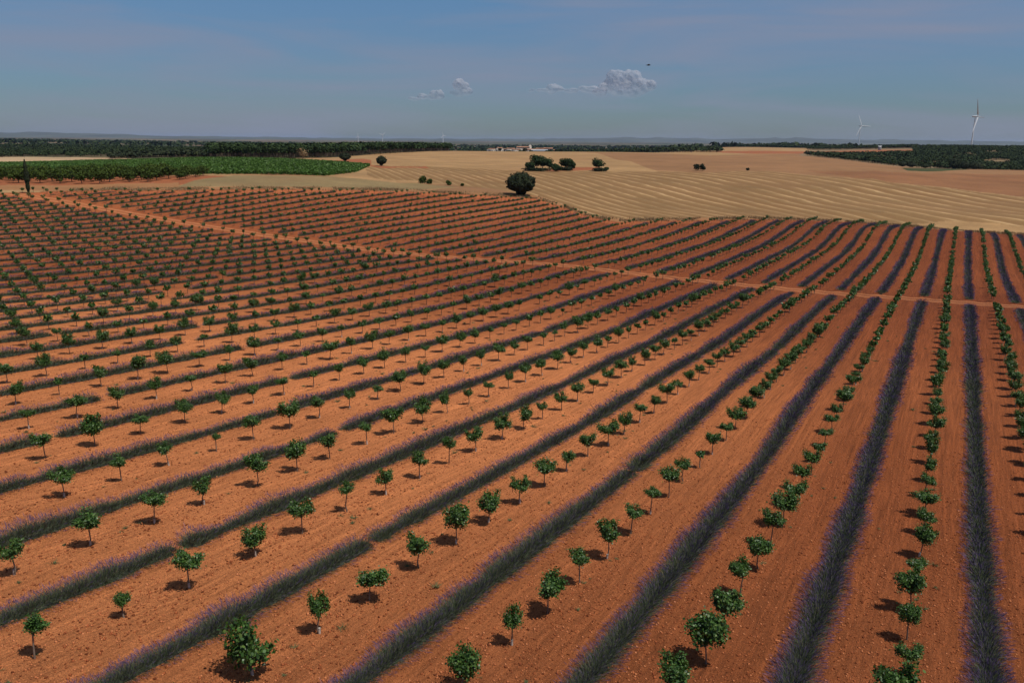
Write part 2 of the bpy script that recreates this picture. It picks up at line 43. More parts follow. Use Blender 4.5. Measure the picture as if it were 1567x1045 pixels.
REGIONS=[["stubble",[[-229.0,283.3],[-325.4,429.7],[-1631.3,2504.0],[-1000.8,2884.9],[-263.9,1745.7],[-83.9,563.0],[-169.8,491.4],[-246.8,413.6],[-265.4,374.1]]],["woodfloor",[[-576.0,229.5],[-449.6,397.3],[-416.5,486.0],[-482.5,638.1],[-573.0,879.9],[-1309.8,2011.1],[-2229.5,888.3]]],["plain",[[-2229.5,888.3],[-1309.8,2011.1],[-927.7,1424.5],[-314.4,1670.7],[-390.5,2570.5],[472.0,2556.8],[5264.4,28518.2],[-26940.3,10734.1]]],["brown",[[-344.9,790.1],[-232.0,907.1],[-221.2,1339.4],[-58.8,1216.7],[44.4,821.3],[127.1,669.6],[77.0,394.2],[27.4,473.5],[-23.0,502.9],[-72.8,515.4],[-172.0,497.8],[-229.5,602.1]]],["brownred",[[-87.4,559.4],[-56.3,602.6],[-21.3,622.6],[37.5,685.4],[139.9,610.7],[90.9,387.8],[27.4,473.5],[-23.0,502.9],[-61.7,514.1]]],["stubble",[[-613.2,2247.9],[-372.5,2300.0],[-271.8,1678.1],[-421.1,1543.6]]],["scrubfloor",[[-401.4,2467.6],[-184.6,1135.1],[-113.9,973.4],[-47.0,928.8],[-0.7,950.0],[172.5,934.2],[453.8,2458.5]]],["red",[[-384.0,1450.0],[-322.3,1587.6],[-199.8,1708.4],[-86.0,1697.8],[-79.9,1578.0],[-174.3,1489.8],[-219.9,1382.6],[-253.3,1121.8],[-315.5,1209.5]]],["pale",[[-89.4,925.7],[-43.5,858.9],[159.7,865.4],[185.2,1003.1],[11.4,1009.9],[-50.6,998.7]]],["green",[[-38.2,705.5],[-4.2,1109.7],[11.0,750.4],[-14.7,671.2],[-30.9,652.4]]],["swath",[[-295.8,369.8],[-304.4,392.3],[-300.1,423.1],[-273.4,426.9],[-245.6,427.0],[-217.2,467.9],[-151.3,499.2],[-105.8,528.3],[-72.0,510.1],[-47.3,511.9],[-22.7,498.5],[27.1,468.8],[90.9,387.8],[63.1,261.9],[20.3,327.9],[-0.9,328.4],[-27.6,315.1],[-70.6,273.4],[-96.2,254.4],[-112.1,258.4],[-131.8,273.0],[-152.5,286.0],[-176.6,296.0],[-201.3,308.8],[-219.1,308.7],[-229.5,297.9],[-248.1,312.0]]],["red",[[-382.9,474.5],[-362.1,461.7],[-310.0,395.7],[-297.7,399.5],[-295.2,416.2],[-284.5,375.6],[-329.2,398.4]]],["red",[[-351.8,394.3],[-382.9,474.5],[-315.4,403.2],[-317.2,383.8],[-343.4,387.7]]],["red",[[-287.5,393.4],[-296.6,425.1],[-280.1,404.9]]],["red",[[-221.4,462.4],[-236.9,510.2],[-219.0,519.0],[-206.7,490.1]]],["red",[[-457.7,195.2],[-281.3,236.8],[-267.9,235.2],[-251.9,200.6],[-256.7,187.5],[-283.7,157.7],[-313.2,132.7]]],["dry",[[-341.3,144.9],[-302.2,168.2],[-261.0,208.0],[-240.4,191.3],[-279.0,155.1],[-307.7,130.3]]],["greenish",[[-249.9,199.0],[-265.9,223.6],[-271.9,242.2],[-258.8,262.7],[-243.2,274.2],[-231.6,286.5],[-219.1,288.9],[-194.0,302.7],[-187.2,263.6],[-199.8,247.0],[-220.4,223.4],[-234.2,205.3],[-243.3,193.7]]],["brown",[[-221.4,292.0],[-201.3,308.8],[-169.0,299.3],[-130.9,271.3],[-110.6,254.9],[-99.0,250.0],[-97.4,240.4],[-120.7,250.3],[-154.5,273.7],[-173.8,271.2],[-184.5,259.8],[-191.0,298.1],[-209.9,295.6]]],["vinefloor",[[-664.7,262.1],[-591.6,331.7],[-452.9,382.3],[-343.6,376.4],[-305.6,382.8],[-262.8,317.8],[-246.1,277.4],[-279.4,252.5],[-349.4,195.0],[-397.2,155.6]]],["pale",[[-1078.5,426.3],[-838.2,510.1],[-606.9,428.3],[-492.3,382.3],[-574.7,322.2],[-644.9,254.2]]]]
SWC=[6.5927,3.2388,-1.4309,1.4837,8.0631,0.812,-0.2629,-0.8972,3.9465,0.3585]
NEARTREES={(3.5,5):(1.66,0.34,2.4),(3.5,6):(0.83,0.7,2.04),(3.5,7):(1.3,0.66,1.76),(3.5,8):(1.24,0.7,2.09),(3.5,9):(1.41,0.79,2.39),(3.5,10):(1.37,0.6,2.11),(3.5,11):(1.14,0.77,1.87),(3.5,12):(1.35,0.81,1.98),(3.5,13):(0.93,0.62,1.56),(4.5,4):(1.06,0.91,1.88),(4.5,5):(0.67,0.48,1.23),(4.5,6):(1.2,0.91,1.94),(4.5,7):(1.23,0.45,1.79),(4.5,8):(1.27,0.86,2.04),(4.5,9):(0.92,1.04,1.86),(4.5,10):(1.02,0.64,1.73),(4.5,11):(1.05,0.81,1.92),(4.5,12):(0.88,1.09,2.07),(5.5,5):(1.05,0.74,1.99),(5.5,6):(1.49,0.8,2.03),(5.5,7):(1.2,0.97,1.89),(5.5,8):(0.99,0.6,1.78),(5.5,9):(1.38,0.89,2.1),(5.5,10):(1.38,0.76,2.26),(5.5,11):(1.24,0.71,2.06),(5.5,12):(1.03,0.94,1.73),(2.5,6):(1.23,0.51,1.99),(2.5,7):(0.89,0.74,2.01),(2.5,8):(1.54,0.83,2.14),(2.5,9):(1.03,1.03,1.88),(2.5,10):(1.22,0.95,2.27),(2.5,11):(1.15,1.01,1.85),(2.5,12):(0.99,1.08,1.8),(2.5,13):(1.27,1.04,2.21),(1.5,8):(1.66,0.73,2.45),(1.5,9):(1.47,0.69,2.14),(1.5,10):(1.23,0.92,2.15),(1.5,12):(1.23,1.11,2.24),(1.5,13):(1.63,0.97,2.31)}
EK=[-3,-1,2,4,7,9,11,13,14,16,18,20,21,22,24,26,28,30,32,34,35,36,37]
EV=[298,298,302,301,286,277,263,250,241,250,265,277,283,282,269,253,238,221,204,188,179,176,163]
# ---------------------------------------------------------------- helpers
rng=np.random.default_rng(7)
def bic(G,fi,fj):
    n0,n1=G.shape
    fi=np.clip(fi,0,n0-1.001);fj=np.clip(fj,0,n1-1.001)
    i=np.floor(fi).astype(int);j=np.floor(fj).astype(int);s=fi-i;t=fj-j
    def w(t): return [-.5*t+t*t-.5*t**3,1-2.5*t*t+1.5*t**3,.5*t+2*t*t-1.5*t**3,-.5*t*t+.5*t**3]
    ws,wt=w(s),w(t);o=0
    for a in range(4):
        ia=np.clip(i+a-1,0,n0-1)
        for b in range(4): o=o+ws[a]*wt[b]*G[ia,np.clip(j+b-1,0,n1-1)]
    return o
NT=TAB.shape[1]
_ea=np.array([math.atan2(u,v) for u,v in EDGE]); _er=np.array([math.hypot(u,v) for u,v in EDGE]); _o=np.argsort(_ea); _ea=_ea[_o]; _er=_er[_o]
def edge_r(a): return np.interp(a,_ea,_er)
def height(u,v):
    u=np.asarray(u,float);v=np.asarray(v,float)
    D=np.hypot(u,v);a=np.arctan2(u,v)
    w=np.clip((D-edge_r(a)-6)/45,0,1);w=w*w*(3-2*w)
    n=bic(GRID,(u+330)/10,(v+30)/10)
    fi=np.interp(a,TAZ,np.arange(len(TAZ)));fj=(np.log(np.clip(D,280,26000))-math.log(280))/math.log(26000/280)*(NT-1)
    f=bic(TAB,fi,fj)
    # lateral smoothing beyond the swept sector is implicit in the clamp
    return n*(1-w)+f*w
def hz(u,v): return float(height(u,v))
def _h2(i,j):
    h=np.sin(i*127.1+j*311.7)*43758.5453
    return h-np.floor(h)
def vnoise(x,y):
    i=np.floor(x);j=np.floor(y);s=x-i;t=y-j;s=s*s*(3-2*s);t=t*t*(3-2*t)
    return (_h2(i,j)*(1-s)+_h2(i+1,j)*s)*(1-t)+(_h2(i,j+1)*(1-s)+_h2(i+1,j+1)*s)*t
def az_of(x):  # heading of a far point (pixel column of the 1567 px wide photograph)
    return math.atan2(*[q for q in _ray(x,216+(x-783.5)*.0077)[:2]])
def _ray(x,y):
    a=(x-783.5)/F;b=-(y-522.5)/F;c,s=math.cos(ROLL),math.sin(ROLL)
    a2=a*c-b*s;b2=a*s+b*c;fw=math.cos(PITCH)+b2*math.sin(PITCH);up=-math.sin(PITCH)+b2*math.cos(PITCH)
    return a2*math.cos(AZ)-fw*math.sin(AZ),a2*math.sin(AZ)+fw*math.cos(AZ),up
def proj(u,v,z):
    a=u*math.cos(AZ)+v*math.sin(AZ);f=-u*math.sin(AZ)+v*math.cos(AZ)
    zc=f*math.cos(PITCH)-z*math.sin(PITCH);b=f*math.sin(PITCH)+z*math.cos(PITCH)
    zc=np.where(zc>.5,zc,np.nan);a,b=a/zc,b/zc;c,s=math.cos(ROLL),math.sin(ROLL)
    a,b=a*c+b*s,-a*s+b*c
    return 783.5+F*a,522.5-F*b
def visible(u,v,margin=60):
    x,y=proj(u,v,height(u,v))
    with np.errstate(invalid='ignore'): return (x>-margin)&(x<1567+margin)&(y<1045+margin*1.6)
def P(x,D):
    a=az_of(x);return D*math.sin(a),D*math.cos(a)
def inpoly(u,v,poly):
    inside=np.zeros(np.shape(u),bool);n=len(poly)
    for i in range(n):
        x0,y0=poly[i];x1,y1=poly[(i+1)%n]
        if y0==y1: continue
        c=((y0>v)!=(y1>v))&(u<(x1-x0)*(v-y0)/(y1-y0)+x0)
        inside^=c
    return inside
COL=sc.collection
def mesh(name,V,Fs,mats,mi=None,smooth=False):
    """V (n,3); Fs: list of (m,k) index arrays; mi: list of material slots per block"""
    V=np.asarray(V,np.float32);me=bpy.data.meshes.new(name)
    me.vertices.add(len(V));me.vertices.foreach_set('co',V.ravel())
    Fs=[np.asarray(f,np.int32) for f in Fs if len(f)]
    nl=sum(f.size for f in Fs);npol=sum(len(f) for f in Fs)
    me.loops.add(nl);me.polygons.add(npol)
    me.loops.foreach_set('vertex_index',np.concatenate([f.ravel() for f in Fs]))
    st=[];o=0
    for f in Fs:
        st.append(o+np.arange(len(f))*f.shape[1]);o+=f.size
    me.polygons.foreach_set('loop_start',np.concatenate(st).astype(np.int32))
    if mi is not None:
        idx=np.concatenate([np.full(len(f),m) if np.isscalar(m) else m for f,m in zip(Fs,mi)]).astype(np.int32)
        me.polygons.foreach_set('material_index',idx)
    if smooth: me.polygons.foreach_set('use_smooth',np.ones(npol,bool))
    for m in mats: me.materials.append(m)
    me.update(calc_edges=True);return me
def link(name,data,parent=None,loc=None):
    o=bpy.data.objects.new(name,data);COL.objects.link(o)
    if parent is not None:o.parent=parent
    if loc is not None:o.location=loc
    return o
def tag(o,label,cat=None,group=None,kind=None):
    if label:o['label']=label
    if cat:o['category']=cat
    if group:o['group']=group
    if kind:o['kind']=kind
    return o
def empty(name,loc,label,cat,group=None,rz=0):
    o=link(name,None,None,loc);o.rotation_euler=(0,0,rz);o.empty_display_size=.3
    return tag(o,label,cat,group)
class Geo:
    def __init__(s): s.V=[];s.n=0;s.F={}
    def add(s,V,Fc,m=0):
        V=np.asarray(V,float).reshape(-1,3);Fc=np.asarray(Fc,int)
        s.F.setdefault((Fc.shape[1],m),[]).append(Fc+s.n);s.V.append(V);s.n+=len(V)
    def tube(s,pts,rad,n=6,m=0,cap=True):
        pts=np.asarray(pts,float);k=len(pts);rad=np.broadcast_to(rad,(k,))
        an=np.arange(n)/n*2*np.pi;V=[]
        for i in range(k):
            d=pts[min(i+1,k-1)]-pts[max(i-1,0)];d=d/max(np.linalg.norm(d),1e-9)
            a=np.cross(d,[0,0,1.] if abs(d[2])<.9 else [1.,0,0]);a/=np.linalg.norm(a);b=np.cross(d,a)
            V.append(pts[i]+rad[i]*(np.cos(an)[:,None]*a+np.sin(an)[:,None]*b))
        Fq=[[i*n+j,i*n+(j+1)%n,(i+1)*n+(j+1)%n,(i+1)*n+j] for i in range(k-1) for j in range(n)]
        s.add(np.concatenate(V),Fq,m)
        if cap: s.add(V[-1],[list(range(n))],m)
    def box(s,c,h,m=0,rz=0):
        c=np.array(c,float);x,y,z=h
        V=np.array([[a*x,b*y,d*z] for a in(-1,1) for b in(-1,1) for d in(-1,1)],float)
        cr,sr=math.cos(rz),math.sin(rz);V[:,:2]=np.c_[V[:,0]*cr-V[:,1]*sr,V[:,0]*sr+V[:,1]*cr]
        s.add(V+c,[[0,1,3,2],[4,6,7,5],[0,4,5,1],[2,3,7,6],[0,2,6,4],[1,5,7,3]],m)
    def mesh(s,name,mats,smooth=False):
        Fs=[];mi=[]
        for (k,m),l in s.F.items(): Fs.append(np.concatenate(l));mi.append(m)
        return mesh(name,np.concatenate(s.V),Fs,mats,mi,smooth)
def unit(a): return a/np.maximum(np.linalg.norm(a,axis=-1,keepdims=True),1e-9)
def cards(C,N,size,k=4,asp=1.3,r=rng):
    """flat leaves: centres C, normals N, size per leaf, k corners -> V,F"""
    n=len(C);t=unit(np.cross(N,r.normal(size=(n,3))));b=np.cross(N,t);size=np.broadcast_to(size,(n,))[:,None]
    an=np.arange(k)/k*2*np.pi
    V=C[:,None,:]+(np.cos(an)[None,:,None]*t[:,None,:]*asp+np.sin(an)[None,:,None]*b[:,None,:])*size[:,None,:]
    return V.reshape(-1,3),np.arange(n*k).reshape(n,k)

# ---------------------------------------------------------------- materials
def newmat(name):
    m=bpy.data.materials.new(name);m.use_nodes=True;nt=m.node_tree
    return m,nt,nt.nodes['Principled BSDF']
def N(nt,t,**kw):
    n=nt.nodes.new(t)
    for k,v in kw.items():
        if k in n.inputs: n.inputs[k].default_value=v
        else: setattr(n,k,v)
    return n
def rampn(nt,fac,stops,interp='LINEAR'):
    r=nt.nodes.new('ShaderNodeValToRGB');r.color_ramp.interpolation=interp
    e=r.color_ramp.elements
    while len(e)<len(stops): e.new(.5)
    for q,(p,c) in zip(e,stops):
        q.position=p;q.color=(*c,1) if len(c)==3 else c
    nt.links.new(fac,r.inputs[0]);return r.outputs[0]
def math_(nt,op,a,b=None,c=None,clamp=False):
    n=nt.nodes.new('ShaderNodeMath');n.operation=op;n.use_clamp=clamp
    for i,x in enumerate((a,b,c)):
        if x is None: continue
        if isinstance(x,(int,float)): n.inputs[i].default_value=x
        else: nt.links.new(x,n.inputs[i])
    return n.outputs[0]
def mixc(nt,fac,a,b,mode='MIX'):
    n=nt.nodes.new('ShaderNodeMix');n.data_type='RGBA';n.blend_type=mode
    for s,x in ((n.inputs[0],fac),(n.inputs[6],a),(n.inputs[7],b)):
        if isinstance(x,(int,float)): s.default_value=x
        elif isinstance(x,tuple): s.default_value=(*x,1)
        else: nt.links.new(x,s)
    return n.outputs[2]
def leafmat(name,stops,rough=.5,spec=.4,trans=.0,scale=None):
    m,nt,p=newmat(name)
    g=N(nt,'ShaderNodeNewGeometry')
    c=rampn(nt,g.outputs['Random Per Island'],stops)
    nt.links.new(c,p.inputs['Base Color']);p.inputs['Roughness'].default_value=rough
    p.inputs['Specular IOR Level'].default_value=spec
    if trans>0:
        t=N(nt,'ShaderNodeBsdfTranslucent');mx=N(nt,'ShaderNodeMixShader');mx.inputs[0].default_value=trans
        cc=mixc(nt,1.0,c,(1.0,1.15,.45),'MULTIPLY');nt.links.new(cc,t.inputs[0])
        nt.links.new(p.outputs[0],mx.inputs[1]);nt.links.new(t.outputs[0],mx.inputs[2])
        nt.links.new(mx.outputs[0],nt.nodes['Material Output'].inputs[0])
    return m
def plain(name,col,rough=.8,var=.25,scale=3.,spec=.3):
    m,nt,p=newmat(name)
    tc=N(nt,'ShaderNodeTexCoord');n=N(nt,'ShaderNodeTexNoise',Scale=scale,Detail=4.)
    nt.links.new(tc.outputs['Object'],n.inputs['Vector'])
    c=rampn(nt,n.outputs[0],[(.3,tuple(x*(1-var) for x in col)),(.7,tuple(min(1,x*(1+var)) for x in col))])
    nt.links.new(c,p.inputs['Base Color']);p.inputs['Roughness'].default_value=rough;p.inputs['Specular IOR Level'].default_value=spec
    return m
M_leaf=leafmat('orchard_leaf',[(0,(.018,.046,.008)),(.45,(.036,.086,.014)),(.85,(.070,.135,.024)),(1,(.11,.15,.035))],.45,.35,.2)
M_bark=plain('bark',(.16,.115,.085),.9,.35,9)
M_sleeve=plain('pale_trunk_sleeve',(.42,.36,.30),.8,.3,6)
M_lav=leafmat('lavender_foliage',[(0,(.030,.052,.018)),(.45,(.068,.092,.044)),(.75,(.105,.112,.078)),(.9,(.14,.13,.06)),(1,(.20,.165,.125))],.75,.2)
M_flow=leafmat('lavender_flower',[(0,(.034,.024,.062)),(.5,(.062,.044,.100)),(1,(.125,.088,.165))],.8,.15)
M_core=plain('lavender_core',(.024,.030,.016),.95,.5,5)
M_oak=leafmat('oak_leaf',[(0,(.012,.017,.008)),(.6,(.020,.027,.012)),(1,(.036,.044,.016))],.8,.12)
M_pine=leafmat('pine_foliage',[(0,(.016,.028,.012)),(.6,(.027,.044,.017)),(1,(.045,.066,.022))],.9,.05)
M_walnut=leafmat('walnut_leaf',[(0,(.020,.032,.006)),(.6,(.038,.058,.010)),(1,(.070,.098,.018))],.8,.08,.12)
M_vine=leafmat('vine_leaf',[(0,(.034,.070,.010)),(.5,(.064,.132,.016)),(1,(.10,.185,.028))],.55,.3,.15)
M_wood=leafmat('wood_foliage',[(0,(.012,.021,.009)),(.6,(.023,.034,.014)),(1,(.042,.055,.020))],.9,.05)
M_weed=leafmat('weed_leaf',[(0,(.04,.06,.02)),(1,(.13,.14,.06))],.8,.2)
M_dry=leafmat('dry_grass_blade',[(0,(.16,.10,.05)),(.6,(.27,.18,.09)),(1,(.36,.26,.14))],.9,.1)
M_white=plain('turbine_white',(.62,.62,.63),.45,.04,.05)
M_wall=plain('house_wall',(.42,.36,.30),.9,.25,.05)
M_roof=plain('house_roof',(.30,.15,.09),.9,.25,.1)
M_shed=plain('shed_metal',(.34,.35,.36),.6,.1,.05)
M_glass=plain('dark_window',(.03,.035,.04),.2,.1,1)

# ---------------------------------------------------------------- ground sheet
m,nt,p=newmat('ground_soil_and_fields')
tc=N(nt,'ShaderNodeTexCoord');obj=tc.outputs['Object']
def att(n):
    a=nt.nodes.new('ShaderNodeAttribute');a.attribute_name=n;return a
tint=att('tint').outputs['Color'];msk=nt.nodes.new('ShaderNodeSeparateColor');nt.links.new(att('mask').outputs['Color'],msk.inputs[0])
soil,swa,pln=msk.outputs[0],msk.outputs[1],msk.outputs[2]
phase=att('swath').outputs['Fac'];tv=att('track').outputs['Fac']
def noise(scale,detail=3.,rough=.55,mp=None,dist=0.):
    n=N(nt,'ShaderNodeTexNoise',Scale=scale,Detail=detail,Roughness=rough,Distortion=dist)
    if mp:
        q=N(nt,'ShaderNodeMapping');q.inputs['Scale'].default_value=mp;nt.links.new(obj,q.inputs['Vector']);nt.links.new(q.outputs[0],n.inputs['Vector'])
    else: nt.links.new(obj,n.inputs['Vector'])
    return n.outputs[0]
n_clod=noise(7.,6.,.85,None,.6);n_pat=noise(.09,4.,.6);n_big=noise(.012,3.,.5)
n_row=noise(3.6,3.,.65,(1,.035,1));n_row2=noise(1.1,3.,.65,(1,.04,1))
xyz=N(nt,'ShaderNodeSeparateXYZ');nt.links.new(obj,xyz.inputs[0])
# lane profile across the 7 m bays: smooth wheel lanes between the tree line and the lavender line
lane=math_(nt,'SINE',math_(nt,'MULTIPLY',math_(nt,'ADD',xyz.outputs[0],-1.75),2*math.pi/3.5))   # +1 midway between lines
lane01=math_(nt,'MULTIPLY_ADD',lane,.5,.5)
n_till=noise(7.,2.,.6,(1,.012,1));br=math_(nt,'MULTIPLY',math_(nt,'MULTIPLY_ADD',n_clod,1.15,.43),math_(nt,'MULTIPLY_ADD',n_till,.9,.55))
rw=math_(nt,'MULTIPLY_ADD',n_row,.80,.60);rw2=math_(nt,'MULTIPLY_ADD',n_row2,.55,.725)
pt=math_(nt,'MULTIPLY_ADD',n_pat,.34,.83)
tot=math_(nt,'MULTIPLY',math_(nt,'MULTIPLY',br,rw),math_(nt,'MULTIPLY',rw2,pt))
tot=math_(nt,'MULTIPLY',tot,math_(nt,'MULTIPLY_ADD',lane01,.10,.96))
soilc=mixc(nt,1.,tint,(1,1,1),'MULTIPLY')
sv=N(nt,'ShaderNodeVectorMath');sv.operation='SCALE';nt.links.new(soilc,sv.inputs[0]);nt.links.new(tot,sv.inputs[3])
soilc=sv.outputs[0]
n_fine=noise(24.,2.,.6);fs=N(nt,'ShaderNodeVectorMath');fs.operation='SCALE';nt.links.new(soilc,fs.inputs[0]);nt.links.new(math_(nt,'MULTIPLY_ADD',n_fine,2.2,-.10),fs.inputs[3]);soilc=fs.outputs[0]
# dry pale specks (stones) and dark crumbs
n_st=noise(16.,2.,.5)
stone=math_(nt,'GREATER_THAN',n_st,.675)
soilc=mixc(nt,math_(nt,'MULTIPLY',stone,.55),soilc,(.52,.22,.10))
dk=math_(nt,'LESS_THAN',noise(11.,3.,.6),.36);soilc=mixc(nt,math_(nt,'MULTIPLY',dk,.14),soilc,(.065,.018,.008))
# dirt track: two pale ruts, trodden crown
atv=math_(nt,'ABSOLUTE',math_(nt,'ADD',tv,math_(nt,'MULTIPLY_ADD',n_pat,.8,-.4)))
band=math_(nt,'SUBTRACT',1.,math_(nt,'SMOOTH_MIN',math_(nt,'DIVIDE',atv,3.4),1.,.3),clamp=True)
rut=math_(nt,'SUBTRACT',1.,math_(nt,'DIVIDE',math_(nt,'ABSOLUTE',math_(nt,'SUBTRACT',atv,1.5)),.75),clamp=True)
rut=math_(nt,'MULTIPLY',rut,math_(nt,'MULTIPLY_ADD',noise(.35,4.,.7),1.5,.05),clamp=True)
band=math_(nt,'MULTIPLY',band,math_(nt,'MULTIPLY_ADD',noise(.22,3.,.6),1.2,-.1),clamp=True)
tk=math_(nt,'ADD',math_(nt,'MULTIPLY',rut,1.),math_(nt,'MULTIPLY',band,.30),clamp=True)
tk=math_(nt,'MULTIPLY',tk,soil)
soilc=mixc(nt,tk,soilc,(.50,.20,.085))
# stubble: pale windrows following the combine's curved passes
warp=math_(nt,'MULTIPLY_ADD',noise(.035,3.,.6),.36,-.18)
fr=math_(nt,'FRACT',math_(nt,'MULTIPLY',math_(nt,'ADD',phase,warp),2.))
dst=math_(nt,'ABSOLUTE',math_(nt,'SUBTRACT',fr,.5))
wr=math_(nt,'SUBTRACT',1.,math_(nt,'DIVIDE',dst,math_(nt,'MULTIPLY_ADD',noise(.11,4.,.7),.22,.0)),clamp=True)
wr=math_(nt,'MULTIPLY',math_(nt,'POWER',wr,.7),math_(nt,'MULTIPLY_ADD',noise(.03,3.,.6),3.2,-.95),clamp=True)
fr2=math_(nt,'FRACT',math_(nt,'MULTIPLY',math_(nt,'ADD',phase,warp),6.))
wr2=math_(nt,'MULTIPLY',math_(nt,'SUBTRACT',1.,math_(nt,'MULTIPLY',math_(nt,'ABSOLUTE',math_(nt,'SUBTRACT',fr2,.5)),4.),clamp=True),noise(.05,3.,.6))
fieldn=math_(nt,'MULTIPLY',math_(nt,'MULTIPLY_ADD',noise(.03,5.,.65),1.1,.45),math_(nt,'MULTIPLY_ADD',noise(.6,4.,.7),.7,.65))
fv=N(nt,'ShaderNodeVectorMath');fv.operation='SCALE';nt.links.new(tint,fv.inputs[0]);nt.links.new(fieldn,fv.inputs[3])
# faint drill lines in the smooth stubble
drill=noise(.06,3.,.6,(.25,3.,1));fieldc=mixc(nt,math_(nt,'MULTIPLY',math_(nt,'SUBTRACT',drill,.45),1.2,clamp=True),fv.outputs[0],(.17,.10,.045))
bare=math_(nt,'MULTIPLY_ADD',noise(.018,3.,.55),3.2,-1.45,clamp=True)
fieldc=mixc(nt,math_(nt,'MULTIPLY',bare,.35),fieldc,(.23,.11,.05))
swc=mixc(nt,math_(nt,'MULTIPLY',wr2,.35),fieldc,(.13,.08,.035))
sb_=math_(nt,'MULTIPLY_ADD',math_(nt,'SINE',math_(nt,'MULTIPLY_ADD',math_(nt,'ADD',phase,warp),12.566,2.2)),.5,.5)
swc=mixc(nt,math_(nt,'MULTIPLY',sb_,math_(nt,'MULTIPLY_ADD',noise(.015,3.,.6),1.6,-.25,clamp=True),clamp=True),swc,(.155,.078,.030))
swc=mixc(nt,math_(nt,'MULTIPLY',wr,.8),swc,(.42,.272,.132))
fieldc=mixc(nt,swa,fieldc,swc)
# far plain: patchwork of woods and pale fields
pv=N(nt,'ShaderNodeTexVoronoi',Scale=.0022);q=N(nt,'ShaderNodeMapping');q.inputs['Scale'].default_value=(.55,1.,0);nt.links.new(obj,q.inputs['Vector']);nt.links.new(q.outputs[0],pv.inputs['Vector'])
ps=nt.nodes.new('ShaderNodeSeparateColor');nt.links.new(pv.outputs['Color'],ps.inputs[0])
pc=rampn(nt,ps.outputs[0],[(0,(.035,.045,.022)),(.55,(.05,.055,.028)),(.60,(.20,.13,.075)),(.78,(.30,.22,.13)),(.85,(.16,.075,.04)),(1,(.06,.07,.03))],'CONSTANT')
fieldc=mixc(nt,pln,fieldc,mixc(nt,math_(nt,'MULTIPLY_ADD',noise(.004,3.,.6),.9,.0,clamp=True),pc,(.045,.05,.028)))
col=mixc(nt,soil,fieldc,soilc)
nt.links.new(col,p.inputs['Base Color']);p.inputs['Roughness'].default_value=.95;p.inputs['Specular IOR Level'].default_value=.1
h=math_(nt,'ADD',math_(nt,'MULTIPLY_ADD',n_till,.05,math_(nt,'MULTIPLY',n_clod,.17)),math_(nt,'ADD',math_(nt,'MULTIPLY',n_row,.10),math_(nt,'MULTIPLY',n_row2,.10)))
h=math_(nt,'ADD',h,math_(nt,'MULTIPLY_ADD',n_st,.03,math_(nt,'MULTIPLY',n_fine,.04)))
h=math_(nt,'MULTIPLY',h,soil)
b=N(nt,'ShaderNodeBump',Strength=1.,Distance=1.3);nt.links.new(h,b.inputs['Height']);nt.links.new(b.outputs[0],p.inputs['Normal'])
M_ground=m
CLS={'stubble':(.275,.163,.072),'swath':(.205,.120,.050),'brownred':(.185,.082,.036),'brown':(.21,.108,.049),'red':(.235,.078,.033),'pale':(.36,.25,.14),
 'greenish':(.175,.125,.057),'dry':(.245,.115,.048),'woodfloor':(.065,.062,.032),'scrubfloor':(.17,.12,.065),'plain':(.045,.05,.03),'green':(.022,.04,.012),'vinefloor':(.12,.06,.025)}
def classify(u,v):
    D=np.hypot(u,v);a=np.arctan2(u,v);n=len(u)
    er=edge_r(a);tint=np.zeros((n,4),np.float32);tint[:,3]=1;mask=np.zeros((n,4),np.float32);mask[:,3]=1
    tint[:,:3]=CLS['stubble']
    tint[D>2400,:3]=CLS['plain'];mask[D>2400,2]=1
    am=np.clip(D*.022,3,30);uj=u+am*(vnoise(u/am/2.5,v/am/2.5)-.5)+am*.5*(vnoise(u/am/.8+9,v/am/.8)-.5);vj=v+am*2*(vnoise(u/am/2.5+40,v/am/2.5+7)-.5)+am*(vnoise(u/am/.8+3,v/am/.8+5)-.5)
    for c,poly in REGIONS:
        i=inpoly(uj,vj,poly)
        tint[i,:3]=CLS[c];mask[i,1]=float(c=='swath');mask[i,2]=float(c=='plain');mask[i,0]=float(c in('red','vinefloor'))*.5
    # margin of dry grass round the orchard, then the orchard soil itself
    i=D<er+13+3*vnoise(a*60,D*0);j=i&(a>_ea[0]-.02)
    tint[j,:3]=CLS['dry'];mask[j,0]=0;mask[j,1]=0;mask[j,2]=0
    i=D<er+5.5+2*vnoise(a*90,a*0)
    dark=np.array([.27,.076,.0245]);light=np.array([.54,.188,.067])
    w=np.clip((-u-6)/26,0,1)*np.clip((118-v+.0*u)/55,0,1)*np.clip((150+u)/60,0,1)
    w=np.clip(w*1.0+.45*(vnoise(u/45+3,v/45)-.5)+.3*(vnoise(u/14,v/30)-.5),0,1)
    # darker belt across the upper left of the near block
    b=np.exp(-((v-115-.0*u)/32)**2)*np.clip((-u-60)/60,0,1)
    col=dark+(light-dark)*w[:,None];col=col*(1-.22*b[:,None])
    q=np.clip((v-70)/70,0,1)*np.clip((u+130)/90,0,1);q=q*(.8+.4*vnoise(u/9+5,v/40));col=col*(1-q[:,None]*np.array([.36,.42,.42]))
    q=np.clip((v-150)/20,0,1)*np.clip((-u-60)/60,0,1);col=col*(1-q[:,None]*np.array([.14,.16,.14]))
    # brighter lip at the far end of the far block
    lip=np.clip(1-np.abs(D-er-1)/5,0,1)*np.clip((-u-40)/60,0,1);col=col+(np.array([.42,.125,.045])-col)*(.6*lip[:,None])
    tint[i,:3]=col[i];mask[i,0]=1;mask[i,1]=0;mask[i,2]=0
    return tint,mask,er
